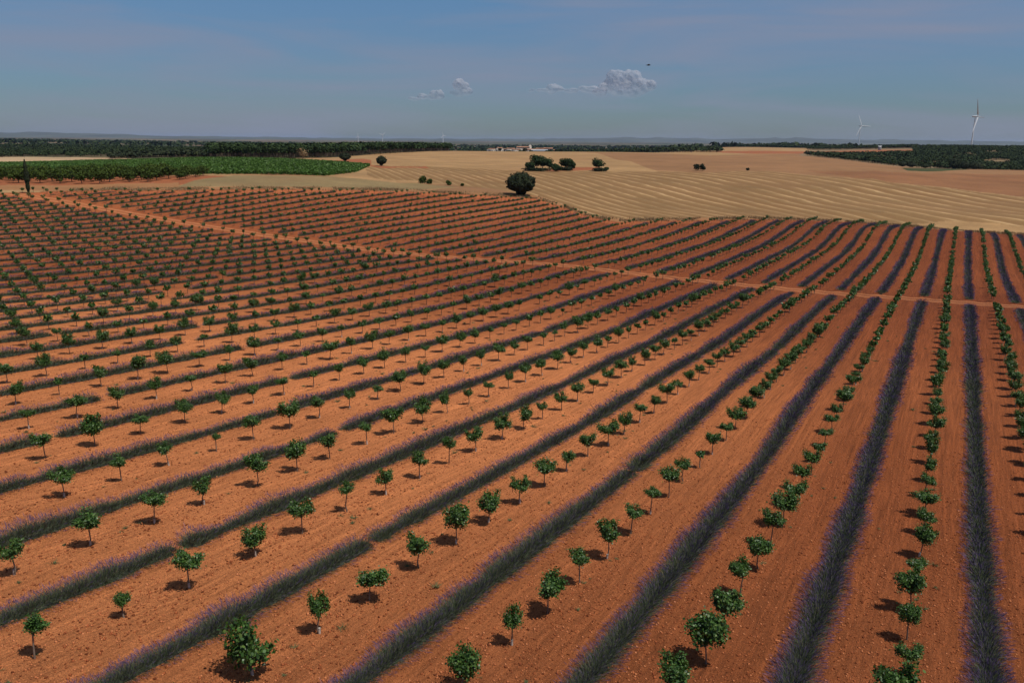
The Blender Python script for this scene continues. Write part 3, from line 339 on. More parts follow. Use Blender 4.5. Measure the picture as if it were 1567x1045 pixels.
def build_ground():
    rr=np.unique(np.r_[0.,3,6,9,np.geomspace(12,150,135),np.geomspace(150,900,310),np.geomspace(900,3000,110),np.geomspace(3000,27000,50)])
    cen=-AZ;half=math.radians(43)
    aa=np.r_[np.linspace(cen-half,cen+half,1150),np.linspace(cen+half,cen-half+2*math.pi,60)[1:-1]]
    A,R=np.meshgrid(aa,rr[1:],indexing='ij');u=(R*np.sin(A)).ravel();v=(R*np.cos(A)).ravel()
    u=np.r_[0,u];v=np.r_[0,v];z=height(u,v)
    D=np.hypot(u,v)
    # low banks along tree and lavender lines, shallow lanes between them
    er=edge_r(np.arctan2(u,v));inn=(D<er)&(D<200)
    z=z+np.where(inn,.05*np.cos(u*2*np.pi/3.5),0)
    na,nr=A.shape;I=1+np.arange(na*nr).reshape(na,nr);J=np.roll(I,-1,axis=0)
    Fq=np.stack([I[:,:-1],I[:,1:],J[:,1:],J[:,:-1]],-1).reshape(-1,4)[:,::-1]
    Ft=np.stack([np.zeros(na,int),I[:,0],J[:,0]],-1)[:,::-1]
    me=mesh('ground',np.c_[u,v,z],[Fq,Ft],[M_ground],smooth=True)
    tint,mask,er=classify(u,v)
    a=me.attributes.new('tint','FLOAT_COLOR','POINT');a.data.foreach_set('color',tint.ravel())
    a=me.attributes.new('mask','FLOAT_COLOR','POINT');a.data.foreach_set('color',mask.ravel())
    x=(u-60)/250;y=(v-400)/150;x=np.clip(x,-2.2,2.2);y=np.clip(y,-1.2,2.2);ph=0;q=0
    for i in range(5):
        for j in range(5):
            if i+j<=3: ph=ph+SWC[q]*x**i*y**j;q+=1
    a=me.attributes.new('swath','FLOAT','POINT');a.data.foreach_set('value',ph.astype(np.float32))
    vc=TRACKV+.010*np.minimum(u,0)
    a=me.attributes.new('track','FLOAT','POINT');a.data.foreach_set('value',(v-vc).astype(np.float32))
    tag(link('ground',me),'red orchard soil running into pale stubble fields, woods and a far plain',None,None,'structure')
TRACKV=154.6
build_ground()

# ---------------------------------------------------------------- horizon hills
def build_hills():
    xs=np.linspace(-500,2100,260);hx=[-500,0,130,260,400,600,700,800,900,960,1040,1110,1180,1230,1300,1400,1480,1567,2100]
    hy=[4,3.6,3.2,1.8,1.3,1.0,.9,1.6,2.2,3.8,3.4,2.6,4.0,4.2,3.0,3.3,2.4,1.8,2.5]
    V=[];rows=[(20500,-.02),(21500,.35),(22500,.8),(23500,1.),(24500,.75),(26500,-.1)]
    for x in xs:
        a=az_of(float(np.clip(x,-450,2050)))
        H=np.interp(x,hx,hy)*29+9*(vnoise(np.array(x/34.),np.array(3.))-.5)*2+22
        for j,(D,f) in enumerate(rows):
            n=float(vnoise(np.array(x/15.+j*7),np.array(j*3.3)))
            V.append((D*math.sin(a),D*math.cos(a),-8+H*f*(.85+.3*n)))
    k=len(rows);I=np.arange(len(xs)*k).reshape(len(xs),k)
    Fq=np.stack([I[:-1,:-1],I[1:,:-1],I[1:,1:],I[:-1,1:]],-1).reshape(-1,4)
    me=mesh('hills',np.array(V),[Fq],[plain('hill_scrub',(.06,.065,.045),.95,.35,.0012)],smooth=True)
    tag(link('hills',me),'low blue hills along the horizon',None,None,'structure')
build_hills()

# ---------------------------------------------------------------- young orchard trees
def crown_mesh(name,seed,nleaf,size,k,limbs=True):
    r=np.random.default_rng(seed);G=Geo()
    # unit crown: width 1 (radius .5), base z=0, top z=1; goblet of shoots
    ns=r.integers(9,15);C=[];
    style=r.random()
    for i in range(ns):
        an=r.random()*2*np.pi;sp=.10+.40*math.sqrt(r.random())
        if i==0: sp=.05
        tip=np.array([math.cos(an)*sp,math.sin(an)*sp,.45+.55*r.random()*(1-.5*sp) if r.random()<.7 else .3+.3*r.random()])
        base=np.array([math.cos(an)*.04,math.sin(an)*.04,.02+.12*r.random()])
        mid=(base+tip)/2+np.array([math.cos(an)*.08,math.sin(an)*.08,-.02])
        if limbs: G.tube([base*[1,1,0]-[0,0,.03],base,mid,tip],[.026,.020,.013,.004],4,1,False)
        m_=int(nleaf/ns*(.6+.8*r.random()));t=r.beta(2.6,1.4,m_)[:,None]
        p_=np.where(t<.5,base+(mid-base)*t*2,mid+(tip-mid)*(t*2-1))+r.normal(size=(m_,3))*(.095,.095,.075)*(.8+.5*(1-t))
        C.append(p_)
    C=np.concatenate(C);rad=np.hypot(C[:,0],C[:,1]);C[:,2]=np.clip(C[:,2],-.02+rad*.15,1.05)
    Nn=unit(r.normal(size=(len(C),3))*.8+np.c_[C[:,0]*1.4,C[:,1]*1.4,np.full(len(C),.75)])
    V,Fc=cards(C,Nn,size*(.65+.7*r.random(len(C))),k,1.25,r);G.add(V,Fc,0)
    return G.mesh(name,[M_leaf,M_bark])
def phase_v(k): return .80-.30*(k-3.5)
BIGN={8:(1.75,.85,2.6)}
TREES=[]
for _n,_t in BIGN.items(): NEARTREES[(0.5,_n)]=_t
for kk in range(-3,39):
    k=kk+.5;u=U0-7*k
    for n in range(0,95):
        v=3.5*n+phase_v(k)%3.5+(0 if k<20 else 0)
        r_=np.random.default_rng(kk*1000+n+9077)
        du,dv=r_.normal(size=2)*(.07,.12)
        vend=np.interp(k,[q for q in EK],[q for q in EV])
        lo,hi=TRACKV-2.5+.010*min(u,0),TRACKV+2.3+.010*min(u,0)
        if lo<v<hi or v>vend+2.2 or v<2: continue
        sz=np.clip(r_.normal(1.14,.23),.6,1.7);ht=np.clip(.92+.88*sz+r_.normal()*.16,1.2,2.6);hb=.66+.24*r_.random()+.12*sz
        if k<3: sz=max(sz,1.0)
        if r_.random()<.035: sz*=.5;ht*=.75;hb*=.9
        key=(k,round((v-phase_v(k))/3.5))
        if r_.random()<.012 and key not in NEARTREES: continue
        if k==.5 and v<TRACKV: du+=.42*min(1,(160-v)/60)
        if v>TRACKV: sz*=.95;ht*=.95
        if key in NEARTREES:
            sz,hb,ht=NEARTREES[key];hb+=.13*sz;ht+=.04
        hb=min(hb,ht-.45)
        TREES.append((k,n,u+du,v+dv,sz,hb,ht,r_.integers(0,1<<30)))
TR=np.array([t[:7] for t in TREES]);seeds=[t[7] for t in TREES]
vis=visible(TR[:,2],TR[:,3],70)
TR=TR[vis];seeds=[s for s,q in zip(seeds,vis) if q]
Z=height(TR[:,2],TR[:,3]);dist=np.sqrt(TR[:,2]**2+TR[:,3]**2+Z**2)
px,py=proj(TR[:,2],TR[:,3],Z+1.5)
inside=(px>-25)&(px<1592)&(py<1060)
score=np.where(inside,TR[:,4]/dist,-1)
order=np.argsort(-score);ind=set(order[:296].tolist())
print('trees',len(TR),'individual',len(ind))
NCV=14
CROWNS=[crown_mesh('tree_crown_leaves',100+i,2300,.0285,6) for i in range(NCV)]
def trunk_data(seed):
    r=np.random.default_rng(seed);G=Geo();b=r.normal(size=2)*.03
    G.tube([(0,0,-.06),(b[0],b[1],.35),(b[0]*.5,b[1]*.5,.7),(0,0,1.03)],[.042,.034,.029,.026],7)
    return G.mesh('tree_trunk_wood',[M_bark],True)
TRUNKS=[trunk_data(i) for i in range(4)]
def sleeve_data():
    G=Geo();G.tube([(0,0,-.03),(0,0,.30)],[.055,.050],8);return G.mesh('trunk_sleeve_tube',[M_sleeve],True)
SLEEVE=sleeve_data()
ORD=['','first','second','third','fourth','fifth','sixth','seventh','eighth','ninth','tenth','eleventh','twelfth','thirteenth','fourteenth','fifteenth','sixteenth','seventeenth','eighteenth','nineteenth','twentieth']
def ordn(n):
    if n<=20:return ORD[n]
    return '%d%s'%(n,{1:'st',2:'nd',3:'rd'}.get(n%10,'th'))
rowsel={}
for i in ind: rowsel.setdefault(TR[i,0],[]).append(i)
rowrank={}
allrows=sorted({TR[i,0] for i in range(len(TR)) if inside[i]})
for q,k in enumerate(allrows): rowrank[k]=q+1
inrow={}
for k in allrows:
    ii=sorted([i for i in range(len(TR)) if TR[i,0]==k and inside[i]],key=lambda i:TR[i,3])
    for q,i in enumerate(ii): inrow[i]=q+1
far_rows=max(allrows)
for i in sorted(ind):
    k,n,u,v,sz,hb,ht=TR[i];z=Z[i];r_=np.random.default_rng(seeds[i])
    look='large full' if sz>1.38 else 'broad leafy' if sz>1.2 else 'slim small' if sz<.8 else 'tall narrow' if (ht-hb)/sz>1.15 else 'round bushy'
    lab='%s young tree, %s from the front in the %s tree row from the right'%(look,ordn(inrow[i]),ordn(rowrank[k]))
    t=empty('young_tree',(u,v,z),lab,'tree','young orchard trees in rows',r_.random()*6.28);t.rotation_euler[0]=r_.normal()*.045;t.rotation_euler[1]=r_.normal()*.045
    tr=link('trunk',TRUNKS[r_.integers(0,4)],t);tr.scale=(1,1,hb+.05)
    if r_.random()<.45:
        s=link('trunk_sleeve',SLEEVE,tr);s.scale=(1,1,1/(hb+.05))
    c=link('crown',CROWNS[r_.integers(0,NCV)],t,(0,0,hb));h_=ht-hb;c.scale=(sz,sz,h_);c.rotation_euler=(r_.normal()*.06,r_.normal()*.06,r_.random()*6.28)
# the rest of the orchard: one object
def far_trees():
    VAR={}
    for lod,(nl,s) in {0:(520,.060),1:(190,.105)}.items():
        VAR[lod]=[]
        for i in range(10):
            r=np.random.default_rng(500+i+lod*50);
            me=crown_mesh('tmp',900+i+lod*40,nl,s,4,False);co=np.empty(len(me.vertices)*3,np.float32);me.vertices.foreach_get('co',co)
            bpy.data.meshes.remove(me);VAR[lod].append(co.reshape(-1,3))
    Vl=[];Vt=[];
    for i in range(len(TR)):
        if i in ind: continue
        k,n,u,v,sz,hb,ht=TR[i];z=Z[i];r=np.random.default_rng(seeds[i]);a=r.random()*6.28
        C=VAR[0 if dist[i]<105 else 1][r.integers(0,10)];ca,sa=math.cos(a),math.sin(a)
        # leaves keep their size: scale centres, not corners
        c=C.reshape(-1,4,3);m_=c.mean(1,keepdims=True);c=m_*np.array([sz,sz,ht-hb])+(c-m_)
        c=c.reshape(-1,3);V=np.c_[c[:,0]*ca-c[:,1]*sa+u,c[:,0]*sa+c[:,1]*ca+v,c[:,2]+z+hb];Vl.append(V)
        w=.05 if dist[i]<150 else .065
        an=np.array([0,2.09,4.19]);ring=np.c_[np.cos(an)*w,np.sin(an)*w]
        Vt.append(np.r_[np.c_[ring+(u,v),np.full(3,z-.05)],np.c_[ring*.7+(u,v),np.full(3,z+hb+.25)]])
    Vl=np.concatenate(Vl);nt_=len(Vt);Vt=np.concatenate(Vt)
    Fl=np.arange(len(Vl)).reshape(-1,4);b=np.arange(nt_)[:,None]*6+len(Vl)
    Ft=np.concatenate([b+np.array([j,(j+1)%3,3+(j+1)%3,3+j]) for j in range(3)])
    me=mesh('distant_young_trees',np.r_[Vl,Vt],[Fl,Ft],[M_leaf,M_bark],[0,1])
    tag(link('distant_young_trees',me),'smaller seeming young trees filling the orchard rows farther off',None,None,'stuff')
far_trees()

# ---------------------------------------------------------------- lavender rows
GAPS={3:[(49.0,49.4)],4:[(29.5,29.8)],5:[(23.4,23.8)],6:[(43,43.8)],7:[(44.2,45.4)],8:[(30,30.6),(52,53)],9:[(38.6,39.6)],10:[(33,34.2),(60,61)],11:[(58,60)],12:[(66,67)],13:[(52,53)],15:[(75,79)],16:[(83,88)],17:[(100,102)]}
def lav_row(k,v0,v1,block,label):
    u=U0-7*k;r=np.random.default_rng(4000+int(k*10)+block*500)
    gaps=list(GAPS.get(k,[])) if block==0 else []
    weak=[(v0+r.random()*(v1-v0),.5+r.random()*1.6,.12+(.10 if k<3 and block==0 else .42)*r.random()) for _ in range(r.integers(3,9))]
    def ok(v):
        m_=np.ones(len(v),bool)
        for a,b in gaps: m_&=~((v>a)&(v<b))
        return m_
    def prof(v):  # plant vigour along the row
        s=.80+.38*vnoise(v/.62+k*13.7,np.full(len(v),k*3.1+block))*1.0+.30*(vnoise(v/7.+k*5,np.full(len(v),9.+k))-.5)
        for a,b,c in weak: s=s*(1-c*np.exp(-((v-a)/b)**2))
        s=s*((.86 if k<3 else .78)+(.28 if k<3 else .42)*vnoise(v/1.7+k*3.3,np.full(len(v),2.+k)))
        for a,b in gaps: s=s*np.clip(np.minimum(np.abs(v-a),np.abs(v-b))/.7+.35,0,1)
        s=s*np.clip((v-v0)/.6+.4,0,1)*np.clip((v1-v)/.6+.4,0,1)
        return s
    # station density by distance
    vv=np.arange(v0,v1,1.);x,y=proj(u,vv,height(u,vv))
    visr=visible(np.full(len(vv),u),vv,90)
    vv=vv[visr]
    if len(vv)<2: return
    vv=vv[ok(vv)|True];d=np.sqrt(u*u+vv**2+height(u,vv)**2)
    dens=np.clip(950*(33/d)**1.35,48,950);cnt=r.poisson(dens)
    v=np.repeat(vv,cnt)+r.random(cnt.sum());dd=np.repeat(d,cnt)
    v=v[(q:=ok(v)&(v<v1))];dd=dd[q];n=len(v)
    s=prof(v);wid=np.clip(.0072*(dd/33)**.98,.0062,.07)
    th=np.radians(np.clip(r.normal(0,1,n)*50,-86,86));al=r.normal(0,.34,n)
    R=(.52+.20*np.abs(np.sin(th)))*s*(.76+.34*r.random(n))
    zz=height(u,v)
    base=np.c_[u+.16*np.sin(th)+r.normal(0,.07,n),v,zz+.02]
    dr=unit(np.c_[np.sin(th),al,np.cos(th)+.12]);tip=base+dr*R[:,None]
    side=unit(np.cross(dr,r.normal(size=(n,3))))*wid[:,None]
    mid=base+dr*(R*.35)[:,None]
    Vf=np.stack([mid-side,mid+side,tip],1).reshape(-1,3);Ff=np.arange(n*3).reshape(-1,3)
    # core: lumpy low mound under the stems
    st=np.arange(vv[0],vv[-1]+1,.4 if d.min()<90 else .9);st=st[(st>=v0)&(st<=v1)]
    an=np.linspace(-1,1,7);sp=prof(st)
    X=u+an[None,:]*.40*sp[:,None]*(1+.25*(vnoise(st*3,st*0+k)[:,None]-.5));zc=height(u,st)[:,None]+np.sqrt(np.clip(1-an**2,0,1))[None,:]*.24*sp[:,None]-.02+.05*r.random((len(st),7))*(np.abs(an)<.9)
    Vc=np.stack([X,np.repeat(st[:,None],7,1)+r.normal(0,.04,(len(st),7)),zc],-1).reshape(-1,3)
    I=np.arange(len(st)*7).reshape(-1,7);okk=ok(st[:-1])&ok(st[1:])
    Fc=np.stack([I[:-1,:-1],I[:-1,1:],I[1:,1:],I[1:,:-1]],-1)[okk].reshape(-1,4)+len(Vf)
    zr=hz(u,vv[0]);off=np.array([u,vv[0],zr])
    root=empty('lavender_row',off,label,'lavender row','lavender rows between the tree rows')
    # flower heads on the upper/outer stem ends
    bloom=.62+.30*(vnoise(v/9.+k*2,np.full(n,k*1.7))-.5)*2
    f=r.random(n)<np.clip(bloom,.25,.95)*(.50+.42*np.abs(np.sin(th)))
    b2=tip[f]-dr[f]*(.05*R[f])[:,None];l=(.17+.10*r.random(f.sum()))[:,None]*(R[f]/.6)[:,None]
    sd=side[f]*.95;e=b2+dr[f]*l;mm=b2+dr[f]*l*.45
    Vw=np.stack([b2,mm+sd,e,mm-sd],1).reshape(-1,3)-off
    nv=len(Vf)+len(Vc);Fw=np.arange(len(Vw)).reshape(-1,4)
    if len(Fw)<900:
        me=mesh('lavender_foliage_mesh',np.r_[np.r_[Vf,Vc]-off,Vw],[Ff,Fc,Fw+nv],[M_lav,M_core,M_flow],[0,1,2]);link('foliage',me,root)
    else:
        me=mesh('lavender_foliage_mesh',np.r_[Vf,Vc]-off,[Ff,Fc],[M_lav,M_core],[0,1]);link('foliage',me,root)
        me=mesh('lavender_flower_mesh',Vw,[Fw],[M_flow]);link('flower_spikes',me,root)
nb=0
for k in range(-2,38):
    u=U0-7*k;end=TRACKV-5.2+.010*min(u,0)
    x,y=proj(np.full(60,u),np.linspace(8,end,60),height(np.full(60,u),np.linspace(8,end,60)))
    if ((x>0)&(x<1567)&(y<1045)).any():
        nb+=1
        lav_row(k,6,end,0,'purple lavender row on the near side of the dirt track, %s from the right'%ordn(nb))
nb=0
for k in range(-2,38):
    u=U0-7*k;st=TRACKV+4.4+.008*min(u,0);vend=float(np.interp(k,EK,EV))
    if vend-st<4: continue
    x,y=proj(np.full(60,u),np.linspace(st,vend,60),height(np.full(60,u),np.linspace(st,vend,60)))
    if ((x>0)&(x<1567)&(y<1045)).any():
        nb+=1
        lav_row(k,st,vend,1,'lavender row beyond the dirt track, %s counted from the right edge'%ordn(nb))
# single lavender plants left standing beside the track
def tuft(n,R,mat,r,name,w=.02):
    th=np.arccos(1-r.random(n)*.85);ph=r.random(n)*6.28;d=np.c_[np.sin(th)*np.cos(ph),np.sin(th)*np.sin(ph),np.cos(th)]
    b=r.normal(size=(n,3))*(.06,.06,0)*R/.4;t=b+d*(R*(.7+.5*r.random(n)))[:,None];s=unit(np.cross(d,r.normal(size=(n,3))))*w
    V=np.stack([b-s,b+s,t],1).reshape(-1,3);return V,np.arange(n*3).reshape(-1,3)
r=np.random.default_rng(5)
sp=0
for k in range(2,31):
    if r.random()<.35: continue
    for side in ((-3.0,'near'),(3.0,'far')):
        if r.random()<.55: continue
        u=U0-7*k;v=TRACKV+side[0]+.01*u+r.normal()*.3
        V,Fc=tuft(150,.42,M_lav,r,'',.03);me=mesh('small_plant_mesh',V,[Fc],[M_lav])
        o=link('lavender_plant',me,None,(u,v,hz(u,v)))
        tag(o,'lone lavender plant on the %s track verge, in line with the %s lavender row'%(side[1],ordn(k+2)),'lavender plant','single lavender plants beside the track')

# ---------------------------------------------------------------- soil clods, weeds, dry grass
def clods():
    r=np.random.default_rng(11);n=300000
    v=6+64*r.random(n)**1.0;u=-95+115*r.random(n)
    d=np.sqrt(u*u+v*v+400);keep=visible(u,v,20)&(r.random(n)<np.clip((44/d)**2,.0,1)*(.25+.9*vnoise(u*1.3,v/6.)))
    u,v=u[keep],v[keep];n=len(u);s=(.020+.060*r.random(n)**2.3)[:,None,None]
    O=np.array([[1,0,0],[-1,0,0],[0,1,0],[0,-1,0],[0,0,.75],[0,0,-.4]],float)
    V=O[None]*s*(1+.5*r.normal(size=(n,6,3))*.5)+np.c_[u,v,height(u,v)+.05*np.cos(u*2*np.pi/3.5)+.008][:,None,:]
    T=np.array([[0,2,4],[2,1,4],[1,3,4],[3,0,4],[2,0,5],[1,2,5],[3,1,5],[0,3,5]])
    Fc=(np.arange(n)[:,None,None]*6+T[None]).reshape(-1,3)
    m=leafmat('clod_soil',[(0,(.10,.026,.010)),(.5,(.30,.085,.030)),(1,(.46,.17,.07))],.95,.1)
    me=mesh('soil_clods',V.reshape(-1,3),[Fc],[m]);tag(link('soil_clods',me),'loose clods and small stones of red soil',None,None,'stuff')
    print('clods',n)
clods()
def weeds():
    r=np.random.default_rng(12);Vs=[];Fs=[];o=0
    for _ in range(520):
        k=r.integers(0,16)+.5;u=U0-7*k+r.normal()*.9;v=12+r.random()**1.4*110
        if not visible(np.array([u]),np.array([v]),10)[0]: continue
        s=.10+.22*r.random()**2;V,Fc=tuft(26,s,None,r,'',.010+.006*v/40);V=V*(1.4,1.4,.7)+(u,v,hz(u,v)+.03);Vs.append(V);Fs.append(Fc+o);o+=len(V)
    me=mesh('weeds',np.concatenate(Vs),[np.concatenate(Fs)],[M_weed]);tag(link('weeds',me),'scattered small weeds on the soil under the trees',None,None,'stuff')
weeds()
def margin():
    r=np.random.default_rng(13);n=26000
    a=_ea[0]-.0+(_ea[-1]+.10-_ea[0])*r.random(n);d=edge_r(a)+9.5+r.normal(size=n)*2.6;u=d*np.sin(a);v=d*np.cos(a)
    keep=(vnoise(u/4,v/4)>.35);u,v=u[keep],v[keep];n=len(u)
    h=(.25+.5*r.random(n))*(.5+vnoise(u/7,v/7));z=height(u,v);ph=r.random(n)*6.28;w=.10
    b=np.c_[u,v,z];t=b+np.c_[r.normal(size=n)*.15,r.normal(size=n)*.15,h];s=np.c_[np.cos(ph),np.sin(ph),0*ph]*w
    V=np.stack([b-s,b+s,t],1).reshape(-1,3)
    me=mesh('dry_grass',V,[np.arange(n*3).reshape(-1,3)],[M_dry]);tag(link('dry_grass',me),'dry grass verge along the far edge of the orchard',None,None,'stuff')
margin()

# ---------------------------------------------------------------- bigger trees
def blob_crown(r,w,h,z0,n,size,lobes=14,flat=.8,shell=.55,k=4,wy=None):
    wy=wy or w;L=[]
    for _ in range(lobes):
        a=r.random()*6.28;q=math.sqrt(r.random())*.62;L.append((math.cos(a)*q*w/2,math.sin(a)*q*wy/2,z0+h*(.22+.56*r.random())))
    L=np.array(L);i=r.integers(0,lobes,n);d=unit(r.normal(size=(n,3)));rad=(shell+(1-shell)*r.random(n)**.5)[:,None]
    rr=np.array([w*.27,wy*.27,h*.27])*(.8+.45*r.random((lobes,1)))
    C=L[i]+d*rad*rr[i];C[:,2]=np.maximum(C[:,2],z0*.8+.05)
    Nn=unit(d+np.array([0,0,.35])+r.normal(size=(n,3))*.45)
    return cards(C,Nn,size*(.6+.8*r.random(n)),k,1.3,r)
def big_tree(name,x,D,w,h,label,cat='tree',mat=M_oak,n=2500,size=.28,z0=.8,seed=0,group=None,trunk=True,lobes=16,uv=None,tr=.22):
    r=np.random.default_rng(seed+int(abs(x)*3));u,v=uv or P(x,D);z=hz(u,v)
    t=empty(name,(u,v,z),label,cat,group)
    G=Geo();rt=max(.10,w*.028)
    G.tube([(0,0,-.3),(0,0,z0*.6),(w*.02,0,z0+h*.25)],[rt*1.25,rt,rt*.6],6)
    for i in range(4):
        a=i*1.57+r.random();G.tube([(0,0,z0*.8),(math.cos(a)*w*.15,math.sin(a)*w*.15,z0+h*.3),(math.cos(a)*w*.27,math.sin(a)*w*.27,z0+h*.5)],[rt*.6,rt*.4,rt*.15],4,0,False)
    link('trunk',G.mesh('trunk_mesh',[M_bark],True),t)
    if name=='holm_oak':
        d=unit(r.normal(size=(n,3)));q=(.62+.38*r.random(n)**.45)*(.74+.36*vnoise(np.arctan2(d[:,0],d[:,1])*3.4+seed*9+9,d[:,2]*4+5))
        xs=np.where(d[:,2]<.3,(np.sqrt(1-np.clip(d[:,2]-.3,-.97,0)**2)/np.maximum(np.sqrt(1-d[:,2]**2),.35))**.8,1.);C=np.c_[d[:,0]*w/2*q*xs,d[:,1]*w/2*q*xs,z0+(h-z0)*(.40+.60*d[:,2]*np.where(d[:,2]>0,1,.66))*np.where(d[:,2]>0,.5+.5*q,1)]
        V,Fc=cards(C,unit(d+[0,0,.3]+r.normal(size=(n,3))*.4),size*(.6+.8*r.random(n)),4,1.3,r)
    else: V,Fc=blob_crown(r,w,h-z0,z0,n,size,lobes)
    link('crown',mesh('crown_mesh',V,[Fc],[mat]),t)
    return t
big_tree('holm_oak',797,330,13.4,9.6,'big dark dome-shaped oak standing alone at the corner of the stubble field',n=12000,size=.24,z0=.35,seed=1,lobes=26,uv=(-156.5,292))
big_tree('holm_oak',585,0,6.8,6.0,'round dark oak on the stubble just right of the vineyard tip',n=2200,size=.30,z0=.5,seed=2,uv=(-304,391))
big_tree('holm_oak',528,0,8.0,5.6,'wide dark oak on red soil behind the vineyard, left of the round one',n=2200,size=.30,z0=.5,seed=3,uv=(-352,415))
def cypress():
    u,v=-265.5,156.5;z=hz(u,v);t=empty('cypress',(u,v,z),'tall thin dark cypress at the left end of the dirt track','tree');r=np.random.default_rng(3)
    G=Geo();G.tube([(0,0,-.2),(0,0,1.2),(0,0,9)],[.16,.13,.03],6);link('trunk',G.mesh('trunk_mesh',[M_bark]),t)
    n=3800;q=r.random(n);zz=.35+10.3*q;rad=1.35*np.sin(np.clip(q*1.25+.12,0,1)*np.pi*.5)*(1-q)**.72+.05;rad*=.8+.4*vnoise(zz*1.4,q*0+3)
    a=r.random(n)*6.28;rr=rad*(.6+.4*r.random(n));C=np.c_[np.cos(a)*rr,np.sin(a)*rr,zz];V,Fc=cards(C,unit(np.c_[np.cos(a),np.sin(a),0*a+.5]+r.normal(size=(n,3))*.3),.13,4,1.4,r)
    link('crown',mesh('crown_mesh',V,[Fc],[M_oak]),t)
cypress()
for x,y,w,h,lab in [(646,279,4.6,3.4,'dense green bush at the lower edge of the swathed stubble'),(655.5,279,2.8,2.2,'low green bush touching the right of a denser bush on the stubble edge'),(686,282,2.6,2.0,'small green bush right of the pair at the stubble edge'),(707,283,1.4,1.1,'tiny green bush, rightmost of those on the stubble edge')]:
    big_tree('bush',x,366,w,h,lab,'bush',M_walnut,700,.22,.1,seed=int(x))
# stone pines in the middle of the stubble
PN=[(812,505,7,5.6,'leftmost low round pine of the clump in the middle of the stubble'),(822,512,9,9.6,'tallest broad pine of the stubble clump, second from its left'),(831,514,9,9.0,'broad pine in the middle of the stubble clump'),(842,512,6.5,7.6,'narrower upright pine right of the middle of the stubble clump'),(852,507,6,5.2,'rightmost round pine of the big stubble clump'),(866,522,8.6,8.0,'round pine of the pair just right of the big clump'),(876,524,5.2,6.6,'slimmer pine of the pair just right of the big clump'),(918,526,9.2,8.0,'round pine standing alone right of the clumps on the stubble'),(929.5,525,3.8,2.6,'low dark bush at the right foot of the lone pine')]
for x,D,w,h,lab in PN: big_tree('stone_pine' if h>3 else 'bush',x,D,w,h,lab,'tree' if h>3 else 'bush',M_pine,1500,.30,h*.30 if h>7 else .3,seed=int(x))
for x,D,w,lab in [(822,503,20,'dark scrub under the big pine clump on the stubble'),(867,518,9,'dark scrub under the pair of pines'),(919,521,9,'dark scrub under the lone pine')]:
    r=np.random.default_rng(int(x));u,v=P(x,D);V,Fc=blob_crown(r,w,2.2,.1,1500,.25,24,wy=4);o=link('scrub',mesh('scrub_mesh',V,[Fc],[M_oak]),None,(u,v,hz(u,v)));o.rotation_euler=(0,0,-az_of(x));tag(o,lab,'scrub')
big_tree('small_tree',1068,538,4.2,4.2,'left one of the two small dark trees on the brown field','tree',M_oak,700,.26,.6)
big_tree('small_tree',1077.5,538,4.2,4.4,'right one of the two small dark trees on the brown field','tree',M_oak,700,.26,.7)
big_tree('bush',1148,552,2.6,1.9,'lone low bush on the brown field right of the two trees','bush',M_oak,300,.22,.1)
for x,D,w,h,lab in [(765,1180,5.5,5.5,'small tree on the stubble skyline left of the village church'),(804,1180,8,7,'round tree on the stubble skyline in front of the village'),(814,1180,3,3,'tiny bush on the stubble skyline right of the round tree'),(859,1180,7.5,6.5,'small tree on the skyline at the right end of the village')]:
    big_tree('skyline_tree',x,D,w,h,lab,'tree',M_oak,300,.45,h*.2)
for x,D,w,h,lab in [(1466,930,15,12,'tall dark oak at the foot of the wooded ridge'),(1497,900,15,7,'broad low oak in the field right of the tall one'),(1481,915,12,8,'dark oak filling the gap between the two large ones'),(1399,905,12,5.5,'dark oak at the left tip of the green strip'),(1420,915,9,3.6,'low dark bush on the pale strip'),(1385,930,10,5,'dark bush where the brown field meets the wood')]:
    big_tree('holm_oak',x,D,w,h,lab,'tree',M_oak,1100,.45,.4,seed=int(x))
# walnut orchard on the left
def walnuts():
    r=np.random.default_rng(21);q=0;pts=[]
    ca,sa=math.cos(.45),math.sin(.45)
    for i in range(-30,30):
        for j in range(-30,30):
            U_=i*7.6;V_=j*8.4;u=-330+U_*ca-V_*sa;v=255+U_*sa+V_*ca
            u+=r.normal()*.6;v+=r.normal()*.6;D=math.hypot(u,v);x,y=proj(u,v,hz(u,v))
            x=float(x);y=float(y)
            if not(-25<x<330): continue
            lo=np.interp(x,[-30,150,260,335],[281,281.5,277.5,270]);hi=np.interp(x,[-30,150,250,335],[267,267,267,268.5])
            if hi<y<lo: pts.append((y,x,u,v))
    pts.sort(reverse=True)
    base=None
    cr=[]
    for s in range(7):
        V,Fc=blob_crown(np.random.default_rng(300+s),7.2,4.6,1.1,520,.30,15);cr.append(mesh('walnut_crown',V,[Fc],[M_walnut]))
    G=Geo();G.tube([(0,0,-.2),(0,0,1.2),(.1,0,2.6)],[.2,.15,.08],6)
    for i in range(4): a=i*1.57+.4;G.tube([(0,0,1.0),(math.cos(a),math.sin(a),2.1),(math.cos(a)*1.8,math.sin(a)*1.8,3.2)],[.11,.08,.03],4)
    tm=G.mesh('walnut_trunk',[M_bark])
    front=sorted(pts,key=lambda p:p[1])
    rk={p:i+1 for i,p in enumerate(front)}
    for p_ in pts:
        y,x,u,v=p_;s=.66+.28*r.random()
        t=empty('walnut_tree',(u,v,hz(u,v)),'spreading walnut tree in the left grove, %s tree from its left end'%ordn(rk[p_]),'tree','walnut trees of the left grove',r.random()*6.28);t.scale=(s,s,s)
        link('trunk',tm,t);link('crown',cr[r.integers(0,7)],t)
    print('walnuts',len(pts))
walnuts()
